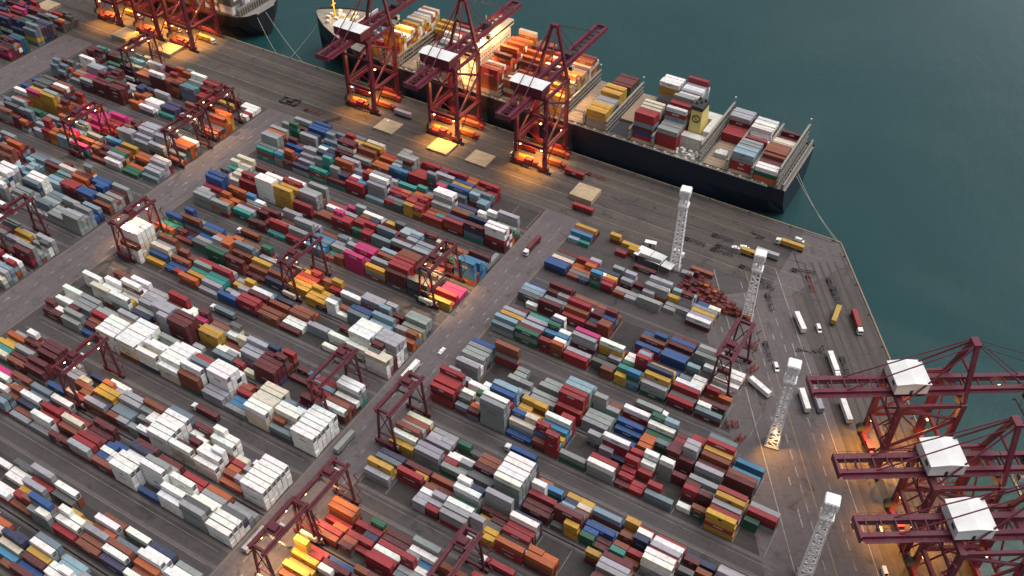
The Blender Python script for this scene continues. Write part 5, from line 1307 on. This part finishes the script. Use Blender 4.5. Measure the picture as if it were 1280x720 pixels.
rest = [q for i, q in enumerate(recs) if i not in chosen]
V, F = box_arrays(rest)
exV, exC = [], []
for i, q in enumerate(rest):
    u, v, z, L, H, key = q[:6]
    if key == 'K' and L > 7 or grng.random() > 0.3: continue
    n_ = grng.randrange(5); g_ = GLYPHS[n_][0]; s_ = 1.0 if L > 7 else 0.6
    c_ = (0.13, 0.13, 0.15) if key in 'WCPGLY' else (0.62, 0.6, 0.58)
    for p in g_.v:
        exV.append((u + (p[0] - GLYPHS[n_][1] / 2) * s_, v - WID/2 - 0.012, z + H * 0.58 + p[2] * s_)); exC.append(c_)
nb_ = len(V)
V = np.concatenate([V, np.array(exV, dtype=np.float32)])
F = np.concatenate([F, (np.arange(len(exV), dtype=np.int32) + nb_).reshape(-1, 4)])
me = bpy.data.meshes.new('container_mass')
me.vertices.add(len(V)); me.vertices.foreach_set('co', V.ravel())
me.loops.add(F.size); me.loops.foreach_set('vertex_index', F.ravel())
me.polygons.add(len(F)); me.polygons.foreach_set('loop_start', np.arange(0, F.size, 4, dtype=np.int32))
me.update(calc_edges=True)
me.shade_flat()
ca = me.color_attributes.new('Col', 'FLOAT_COLOR', 'POINT')
cols = np.ones((len(V), 4), dtype=np.float32)
for i, q in enumerate(rest): cols[i*8:i*8+8, :3] = q[6]
cols[nb_:, :3] = np.array(exC, dtype=np.float32)
ca.data.foreach_set('color', cols.ravel())
me.materials.append(M_BULK)
mass = link('stacked_containers', me)
tag(mass, 'great mass of many coloured shipping containers stacked in rows across yard and ship', 'containers', None, 'stuff')
print('containers', len(recs), 'individual', len(chosen), 'least hits', min(hits[i] for i in chosen))

# ------------------------------------------------------------------ cranes placed
quay_crane('maroon ship crane nearest the ship funnel, third one along the navy hulled ship', (-233, 424, 0), 0, lit=1.4)
quay_crane('maroon ship crane beside the lit cream deckhouse, middle one along the navy hulled ship', (-293, 424, 0), 0, lit=1.6)
quay_crane('maroon ship crane at the bow of the navy hulled ship', (-355, 424, 0), 0, lit=0.8)
quay_crane('maroon ship crane beside the stern of the black hulled ship', (-509, 424, 0), 0, lit=1.5)
quay_crane('maroon ship crane second from the black hulled stern, over orange lit quay', (-541, 424, 0), 0, lit=1.6)
quay_crane('maroon ship crane farthest up the quay at the top edge', (-580, 424, 0), 0, lit=1.2)
for t_, lit, lab in ((142, 1.2, 'red ship crane nearest the quay corner, boom out over open water'), (181, 0.8, 'maroon ship crane in the middle of the three on the slanting jetty'), (208, 0.3, 'maroon ship crane lowest of the three on the slanting jetty')):
    quay_crane(lab, jet(t_, -15.3), JRZ, back=34.0, outreach=64.0, house=(12.5, 13.0, -8.5), lit=lit, H=43.5, apex=68.5, white_house=True)

yard_gantry('maroon yard gantry over lit orange boxes at the bottom of the central road', -183.5, 126, 149, lit=2.6, trolley=0.35, lamp_v=-4)
yard_gantry('maroon yard gantry behind the lowest lit one, beside the central road', -182.0, 149.8, 172, lit=1.0, trolley=0.8)
yard_gantry('maroon yard gantry at the right kerb of the central road above an empty lane', -183.0, 202.5, 225.5, trolley=0.85)
yard_gantry('pale lit yard gantry by the central road over white and orange stacks', -219, 285.0, 308, lit=2.6, trolley=0.3)
yard_gantry('maroon yard gantry at mid yard above red and yellow boxes', -280, 254, 277, lit=0.7, trolley=0.2)
yard_gantry('maroon yard gantry by the second road, beside the floodlit white stack', -374, 233, 256, lit=2.6, trolley=0.4)
yard_gantry('maroon yard gantry close to the second road above brightly lit top boxes, nearer the quay', -415.5, 338, 361, lit=1.8, trolley=0.7)
yard_gantry('maroon yard gantry close to the second road, one lane below its lit neighbour', -413, 308, 331, lit=1.4, trolley=0.6)
yard_gantry('maroon yard gantry on the left between orange boxes and maroon stack', -317.5, 149.8, 172.5, lit=0.35, trolley=0.3)
yard_gantry('maroon yard gantry below the tall white stack left of the central road', -217.5, 200.5, 224, trolley=0.9)
yard_gantry('maroon yard gantry cut by the bottom edge right of the lit pair', -120, 149.8, 172.5, trolley=0.8)
yard_gantry('dark maroon yard gantry at the foot of the second floodlight mast', -72.5, 304.5, 329.5, trolley=0.2)
yard_gantry('maroon yard gantry near the quay at upper left among pale boxes', -505, 361, 384, lit=0.8, trolley=0.4)
yard_gantry('maroon yard gantry at upper left over a stack lit orange', -470, 284.5, 308, lit=1.2, trolley=0.3)
yard_gantry('maroon yard gantry at the left picture edge beside purple boxes', -430, 202, 225, trolley=0.4)

lattice_mast('white lattice floodlight mast beside the white roofed workshop', (-124.6, 374, 0), 51, R(10))
lattice_mast('white lattice floodlight mast rising behind the dark gantry', (-79, 358, 0), 42, R(10))
t = lattice_mast('white lattice floodlight mast beside two parked white trailers', (-41.2, 289.5, 0), 51, R(10))
b = MB(); b.box(-.5, .5, -3.4, -2.5, 11.0, 11.6); b.box(-.1, .1, -2.6, -1.8, 11.2, 11.4); b.build('floodlamp', M_LAMP, t)
lamp(t, (0, -3.6, 10.8), 8000, (1.0, 0.5, 0.14), 0.5, spot=120, target=(4, -9, 0))
lattice_mast('white lattice floodlight mast cut by the bottom edge', (-8.2, 233.5, 0), 51, R(10))

# ------------------------------------------------------------------ vehicles
def wheel_mesh():
    b = MB(); b.tube((0, -0.18, 0), (0, 0.18, 0), 0.5, None, 12); return b.mesh('wheel', M_RUBBER)
WHEEL = wheel_mesh()
M_CABS = {'W': M_WHITE, 'R': paint('cab_red', (0.35, 0.03, 0.03), 0.4, .1, .5, dirt_amt=.1), 'Y': M_YELLOW, 'D': M_DARK}
def truck(label, loc, rz, cab='W', tractor=True, box=None, box_label=None, chassis=M_DARK, group='lorries and trailers on the roads'):
    """semi trailer pointing along local +x"""
    t = thing('container_lorry' if tractor else 'container_trailer', label, 'lorry' if tractor else 'trailer', loc, rz, group)
    b = MB()
    for sy in (-1, 1): b.box(-6.2, 6.2, sy*0.62-0.12, sy*0.62+0.12, 1.0, 1.35)
    for x in (-6.0, -2, 2, 6.0): b.box(x-0.2, x+0.2, -1.2, 1.2, 1.0, 1.36)
    for sx in (-1, 1): b.box(3.2-.12, 3.2+.12, sx*.8-.1, sx*.8+.1, .1, 1.0)
    b.build('chassis', chassis, t)
    for x in (-5.2, -3.9):
        for sy in (-1, 1): link('wheel', WHEEL, t, (x, sy*1.02, 0.52))
    if tractor:
        b = MB(); b.box(6.6, 9.0, -1.22, 1.22, 0.9, 3.2); b.box(5.0, 6.58, -0.5, 0.5, 0.7, 1.0)
        b.add([(6.9,-1.1,3.22),(8.4,-1.1,3.22),(8.4,1.1,3.22),(6.9,1.1,3.22),(6.6,-1.1,3.7),(6.6,1.1,3.7)], [(0,1,4),(1,2,5,4),(2,3,5),(3,0,4,5)])
        c = b.build('cab', M_CABS[cab], t)
        b = MB(); b.box(9.003, 9.05, -1.05, 1.05, 2.0, 2.95); b.box(7.6, 8.7, -1.26, -1.223, 2.0, 2.9); b.box(7.6, 8.7, 1.223, 1.26, 2.0, 2.9); b.build('window', M_GLASS, c)
        for x in (8.0, 5.4):
            for sy in (-1, 1): link('wheel', WHEEL, t, (x, sy*1.02, 0.52))
    if box:
        col = jitter(PAL[box][0], rng)
        make_container((loc[0], loc[1], loc[2] + 1.38, LEN40, 2.6, box if box != 'W' else 'P', col if box != 'W' else PAL['W'][0]), box_label, 'shipping containers carried on trailers', rz)
    return t
QZ = 0.012
truck('white cab lorry driving down the central road with a maroon box', (-196, 351, QZ), R(-90), 'W', True, 'M', 'maroon container on the lorry driving down the central road')
truck('trailer parked at the left kerb of the central road beside the lit gantry', (-207.3, 327, .03), R(90), 'W', False, 'G', 'grey container parked along the central road kerb by the lit gantry')
truck('trailer parked crosswise at the left kerb beside the tallest white stack', (-199.5, 243, .03), R(90), 'W', False, 'W', 'white container parked along the kerb below the tallest white stack')
truck('trailer parked at the left kerb of the central road by the six white stacks', (-199.8, 194, .03), R(90), 'W', False, 'G', 'grey container parked along the kerb by the broad white stack')
truck('trailer at the lowest left kerb of the central road', (-200, 137, .03), R(90), 'W', False, 'P', 'silver container parked along the lowest left kerb of the central road')
J = lambda t_, n_: (jet(t_, n_)[0], jet(t_, n_)[1], .02)
def P2J(u, v): return (u, v, .02)
truck('white lorry and box beside the dark gantry on the jetty road', P2J(-57, 316), JRZ + R(33), 'W', False, 'W', 'white container on a trailer beside the dark gantry')
truck('white lorry on the open jetty road among white markings', P2J(-55, 366), JRZ + R(4), 'D', False, 'W', 'white container on the trailer alone on the open jetty road')
truck('yellow box lorry parked on the crane way of the jetty', P2J(-41.5, 380), JRZ + R(-28) , 'D', False, 'Y', 'yellow container on the trailer on the jetty crane way')
truck('red box lorry with white cab near the jetty edge', P2J(-32, 382), JRZ + R(-3), 'W', True, 'R', 'red container on the lorry near the jetty edge')
truck('yellow box lorry with white cab near the quay corner', P2J(-77.5, 420.5), R(180), 'W', True, 'Y', 'yellow container on the lorry near the quay corner')
truck('trailer with a silver box behind the yellow lorry', P2J(-86.5, 407), R(0), 'W', False, 'P', 'silver container on the trailer beside the second mast top')
truck('trailer with an orange yellow box beside the silver one', P2J(-93, 403), R(0), 'W', False, 'Y', 'yellow container beside the silver one near the quay corner')
truck('left one of two trailers parked side by side below the third mast', P2J(-36.9, 318.6), JRZ, 'W', False, 'W', 'white container on the left one of two parallel trailers')
truck('right one of two trailers parked side by side below the third mast', P2J(-31.8, 321.6), JRZ, 'W', False, 'P', 'silver container on the right one of two parallel trailers')
truck('trailer with pale box under the back of the topmost jetty crane', P2J(-19, 322), JRZ, 'W', False, 'W', 'white container under the back girder of the topmost jetty crane')
truck('white and orange load on a trailer just above the topmost jetty crane', P2J(-33, 348), JRZ, 'W', True, 'W', 'white container behind an orange cab above the topmost jetty crane')
truck('lorry with a red box on the quay apron beside a tan hatch cover', (-187.5, 391.5, .02), 0, 'W', False, 'R', 'red container on the trailer beside the tan hatch cover')
truck('trailer with red box on the quay right of the funnel side crane', (-207, 418, .02), 0, 'D', False, 'R', 'dark red container on the quay right of the crane nearest the funnel')
truck('trailer with a grey box on the quay between bow crane and middle crane', (-329, 419, .02), 0, 'W', False, 'P', 'silver container on the quay between bow crane and middle crane')
for (u_, v_, a_, lab) in ((-73, 374, JRZ, 'empty dark trailer chassis parked on the jetty road near the second mast'), (-62, 341, JRZ, 'empty dark trailer chassis on the jetty road above the dark gantry'),
                          (-60, 398, JRZ, 'empty rust coloured trailer chassis on the jetty crane way near the corner'), (-196, 424, 0, 'empty rusty trailer chassis on the quay below the navy hull'),
                          (-112, 409, 0, 'empty dark trailer chassis on the quay beside the silver trailer'), (-364, 392, R(60), 'empty dark trailer chassis standing slantwise on the quay apron'),
                          (-381, 393.5, 0, 'empty trailer chassis on the quay beside the slanting one')):
    truck(lab, (u_, v_, .02), a_, 'W', False, chassis=M_DARK if 'dark' in lab else M_RUST)

# lorries and boxes waiting under the ship cranes, and a few in the stacking lanes
for cu, nm in ((-233, 'crane nearest the funnel'), (-293, 'middle ship crane'), (-355, 'bow crane')):
    for du, v_, bx, cw in ((-7, 416.5, 'Y', 'yellow'), (9, 421.5, 'O', 'orange'), (-11, 427.0, 'R', 'red'), (6, 431.5, 'T', 'terracotta')):
        truck('lorry with a %s box queued under the %s' % (cw, nm), (cu + du, v_, .02), R(180) if du < 0 else 0, 'W' if bx in 'YR' else 'R', True, bx, '%s container on a lorry queued under the %s' % (cw, nm))
for cu, nm in ((-509, 'crane at the black stern'), (-541, 'second crane from the black stern'), (-580, 'farthest crane')):
    for du, v_, bx, cw in ((-5, 417.5, 'O', 'orange'), (5, 427.0, 'Y', 'yellow')):
        truck('lorry with a %s box under the %s' % (cw, nm), (cu + du, v_, .02), 0, 'W', True, bx, '%s container on a lorry under the %s' % (cw, nm))
for u_, v_, bx, cw, nm in ((-262, 176, 'M', 'maroon', 'in the lowest left lane'), (-300, 228, 'S', 'slate', 'in the lane left of the white blocks'), (-130, 228, 'B', 'blue', 'in the middle lane right of the road'), (-95, 279, 'G', 'grey', 'in the upper lane right of the road'),
                           (-330, 280, 'T', 'terracotta', 'in the lane below the mid yard gantry'), (-470, 229, 'W', 'white', 'in a far left lane'), (-110, 176, 'R', 'red', 'in the lowest lane right of the road')):
    truck('lorry with a %s box driving %s' % (cw, nm), (u_, v_, .02), 0 if u_ % 2 else R(180), 'W', True, bx, '%s container on a lorry driving %s' % (cw, nm))

# trailers and frames parked on the apron by the masts
for k_, (u_, v_, a_) in enumerate(((-108, 398, 0.05), (-107, 401.6, 0.02), (-124, 398.5, 0.0), (-90, 392, -0.1), (-66, 405, 0.3), (-50, 401, JRZ), (-46, 396, JRZ), (-80, 386, -0.5), (-24, 340, JRZ), (-27.5, 350, JRZ))):
    truck('empty dark trailer chassis among those parked about the quay corner and upper jetty', (u_, v_, .02), a_, 'W', False, chassis=M_DARK, group='empty trailers parked about the quay corner')
for k_, (u_, v_, a_) in enumerate(((-66, 316, .3), (-64, 326, 1.2), (-70, 340, .1), (-88, 356, .4), (-80, 365, 1.0), (-60, 290, .5), (-54, 284, 1.4), (-58, 278, .2))):
    t = thing('lashing_rack', 'dark red steel rack of lashing gear standing about the foot of the masts', 'rack', (u_, v_, .02), a_, 'lashing racks about the masts')
    b = MB()
    for sx in (-1, 0, 1):
        for sy in (-1, 1): b.box(sx*2.6-.15, sx*2.6+.15, sy*1.1-.15, sy*1.1+.15, 0, 2.3)
    for z in (.2, 1.2, 2.15):
        for sy in (-1, 1): b.box(-2.4, 2.4, sy*1.1-.1, sy*1.1+.1, z, z+.18)
    b.build('frame', M_RUST, t)
    b = MB()
    for q in range(9): b.bar((rng.uniform(-2.3, 2.3), rng.uniform(-.8, .8), rng.uniform(.4, 1.9)), (rng.uniform(-2.3, 2.3), rng.uniform(-.8, .8), rng.uniform(.4, 1.9)), .22)
    b.build('lashing_rod', M_RUST, t)

def car(label, loc, rz, mat, van=False):
    t = thing('van' if van else 'car', label, 'van' if van else 'car', loc, rz, 'small vehicles on the roads')
    L_, W_, H_ = (5.2, 1.9, 2.1) if van else (4.4, 1.8, 1.45)
    b = MB()
    z1 = 0.95
    b.box(-L_/2, L_/2, -W_/2, W_/2, 0.3, z1)
    c0, c1 = (-L_/2+.1, L_/2-1.0) if van else (-L_/2+.9, L_/2-1.3)
    b.add([(c0,-W_/2+.04,z1),(c1,-W_/2+.04,z1),(c1,W_/2-.04,z1),(c0,W_/2-.04,z1),(c0+.2,-W_/2+.15,H_),(c1-.5,-W_/2+.15,H_),(c1-.5,W_/2-.15,H_),(c0+.2,W_/2-.15,H_)],
          [(4,5,6,7),(0,1,5,4),(1,2,6,5),(2,3,7,6),(3,0,4,7)])
    b.build('body', mat, t)
    b = MB()
    b.add([(c1+.01,-W_/2+.12,z1+.08),(c1+.01,W_/2-.12,z1+.08),(c1-.46,W_/2-.22,H_-.06),(c1-.46,-W_/2+.22,H_-.06)], [(0,1,2,3)])
    b.build('windscreen', M_GLASS, t)
    for x in (-L_/2+.9, L_/2-.9):
        for sy in (-1, 1):
            w_ = link('wheel', WHEEL, t, (x, sy*(W_/2-.08), 0.32)); w_.scale = (0.64, 0.64, 0.64)
    return t
for (u_, v_, a_, van, lab) in ((-46, 368, JRZ, True, 'small white van beside the white lorry on the open jetty road'), (-55, 333, JRZ, True, 'small white van on the jetty road above the dark gantry'),
        (-99, 407, 0.3, True, 'small white van left of the yellow box near the quay corner'), (-103, 405, 0.2, False, 'small white car left of the vans near the quay corner'),
        (-76, 428, 0, True, 'small white van at the water edge near the quay corner'), (-333, 409, 0, False, 'small white car on the quay below the bow crane'),
        (12, 268, JRZ, True, 'small white van on the jetty right of the fourth mast'), (18, 251, JRZ, True, 'upper one of two white vans below the lowest jetty crane'), (26, 249, JRZ, True, 'lower one of two white vans below the lowest jetty crane'),
        (-195, 262, R(90), False, 'small pale car on the central road below the tall white stack')):
    car(lab, (u_, v_, .02), a_, M_WHITE, van)

# ------------------------------------------------------------------ hatch covers lying on the quay
def hatch(label, loc, n=2, mat=M_TAN, w=14.0, d=12.5, rz=0.0):
    t = thing('hatch_cover', label, 'hatch cover', loc, rz, 'ship hatch covers laid on the quay')
    for k in range(n):
        b = MB(); b.box(-w/2, w/2, -d/2, d/2, .15+1.15*k, 1.1+1.15*k)
        for q in range(6):
            y = -d/2 + d*(q+.5)/6; b.box(-w/2+.1, w/2-.1, y-.1, y+.1, 1.1+1.15*k, 1.16+1.15*k)
        b.build('panel', mat, t)
    b = MB()
    for sx in (-1, 1):
        for sy in (-1, 1): b.cbox((sx*(w/2-1), sy*(d/2-1), .075), (.8, .8, .15))
    b.build('support', M_DARK, t)
for u_, v_, n_, lab in ((-289.5, 403.5, 1, 'tan hatch cover on the quay in front of the middle ship crane'), (-263, 404.5, 1, 'tan hatch cover on the quay between middle crane and funnel side crane'),
        (-193, 404.5, 3, 'stack of tan hatch covers right of the ship cranes'), (-557, 403.5, 2, 'orange lit stack of hatch covers below the farthest cranes'), (-515, 404, 2, 'lit hatch covers in front of the crane at the black stern'),
        (-638, 404.5, 2, 'hatch covers at the top left picture corner'), (-330, 404.5, 1, 'lit hatch cover on the quay between bow crane and middle crane')):
    hatch(lab, (u_, v_, .02), n_)

# dark spreader frame on the quay
t = thing('spreader_frame', 'dark empty lifting frame lying on the quay apron at upper middle', 'lifting frame', (-401, 396, .02), 0.1)
b = MB()
for sy in (-1, 1): b.box(-6, 6, sy*3-.35, sy*3+.35, .2, .9)
for x in (-6, 6): b.box(x-.4, x+.4, -2.64, 2.64, .2, .9)
b.box(-2, 2, -1.4, 1.4, .2, 1.6); b.build('frame', M_DARK, t)
b = MB()
for sx in (-1, 1):
    for sy in (-1, 1): b.box(sx*6-.3, sx*6+.3, sy*3.1-.3, sy*3.1+.3, .9, 1.7)
b.build('lock', M_DARK, t)

# white roofed workshop at the foot of the first mast
t = thing('workshop_shed', 'small open workshop shed with two white roof slabs by the first mast', 'shed', (-135.5, 371.5, .012), R(-6))
for k, (x0, x1) in enumerate(((-10, -2.2), (-1.8, 5.5), (6.2, 12))):
    b = MB(); b.box(x0, x1, -4.2, 4.2 if k < 2 else 1.0, 4.6 + .1*k, 4.85 + .1*k); b.build('roof', M_WHITE, t)
b = MB()
for x in (-9.6, -2, 5.2, 11.6):
    for y in (-3.9, 0.6): b.box(x-.15, x+.15, y-.15, y+.15, 0, 4.58)
b.build('post', M_GREY, t)
b = MB(); b.box(-9, 4, 1.5, 3.6, 0, 3.0); b.box(-4, -1, -3, -.5, 0, 2.2); b.box(1, 3.4, -3.2, -1, 0, 1.7); b.build('workbench', M_DARK, t)
for k, (u_, v_, a_) in enumerate(((-143, 384, .2), (-127, 384.5, -.3), (-116.5, 371.5, .1))):
    t = thing('store_cabin', ('pale site cabin behind the white roofed workshop', 'pale site cabin at the foot of the first mast', 'grey site cabin right of the first mast')[k], 'cabin', (u_, v_, .012), a_, 'site cabins round the workshop')
    b = MB(); b.box(-3, 3, -1.25, 1.25, 0, 2.5); b.build('walls', M_DIRTYWHITE if k < 2 else M_GREY, t)
    b = MB(); b.box(-3.1, 3.1, -1.35, 1.35, 2.5, 2.65); b.build('roof', M_WHITE if k < 2 else M_GREY, t)
    b = MB(); b.box(-.5, .5, -1.3, -1.253, .05, 2.1); b.build('door', M_DARK, t)

# heap of red lashing cages beside the workshop
cage = []
for mt in (M_RUST, M_ORANGE, paint('cage_maroon', (0.13, 0.016, 0.025), .7, .3, .8, dirt_amt=.4)):
    b = MB()
    for sx in (-1, 1):
        for sy in (-1, 1): b.box(sx*1.1-.1, sx*1.1+.1, sy*.9-.1, sy*.9+.1, 0, 1.9)
    for z in (.15, .9, 1.75):
        for sy in (-1, 1): b.box(-1, 1, sy*.9-.05, sy*.9+.05, z, z+.14)
        for sx in (-1, 1): b.box(sx*1.1-.05, sx*1.1+.05, -.8, .8, z, z+.14)
    b.box(-1, 1, -.8, .8, .1, rng.uniform(.8, 1.4))
    cage.append(b.mesh('lashing_cage', mt))
crng = random.Random(3)
for r_ in range(10):
    for c_ in range(15):
        u_ = -116 + 2.75*c_ + r_*0.15; v_ = 356.0 + 2.2*r_
        if v_ - 356.0 > 18.0 - 0.5*(u_ + 116) + 3 or crng.random() < .12: continue
        nlev = crng.choice((1, 1, 2, 2))
        for k in range(nlev):
            o = link('lashing_cage', cage[0 if u_ > -108 and crng.random() < .55 else (1 if crng.random() < .3 and u_ > -108 else 2)], None, (u_+crng.uniform(-.2,.2), v_+crng.uniform(-.2,.2), .012 + 1.92*k), crng.uniform(-.25, .25))
            tag(o, 'rusty red steel lashing cage in the heap right of the white roofed workshop', 'lashing cage', 'red lashing cages heaped beside the workshop')

# small clutter on the jetty: coiled gear, drums, dark frames
for k, (u_, v_, lab) in enumerate(((-46, 352, 'tangle of dark lifting gear lying on the jetty road'), (-40, 356, 'second tangle of dark lifting gear on the crane way'), (-97, 421, 'rust brown patch of chain gear on the quay rails'))):
    t = thing('lifting_gear', lab, 'lifting gear', (u_, v_, .02), crng.uniform(0, 3))
    b = MB()
    for q in range(14):
        a = (crng.uniform(-4, 4), crng.uniform(-1.5, 1.5), crng.uniform(.1, .5)); c = (a[0]+crng.uniform(-2.5, 2.5), a[1]+crng.uniform(-1.2, 1.2), crng.uniform(.1, 1.0))
        b.bar(a, c, .3)
    b.build('frame', M_DARK, t)
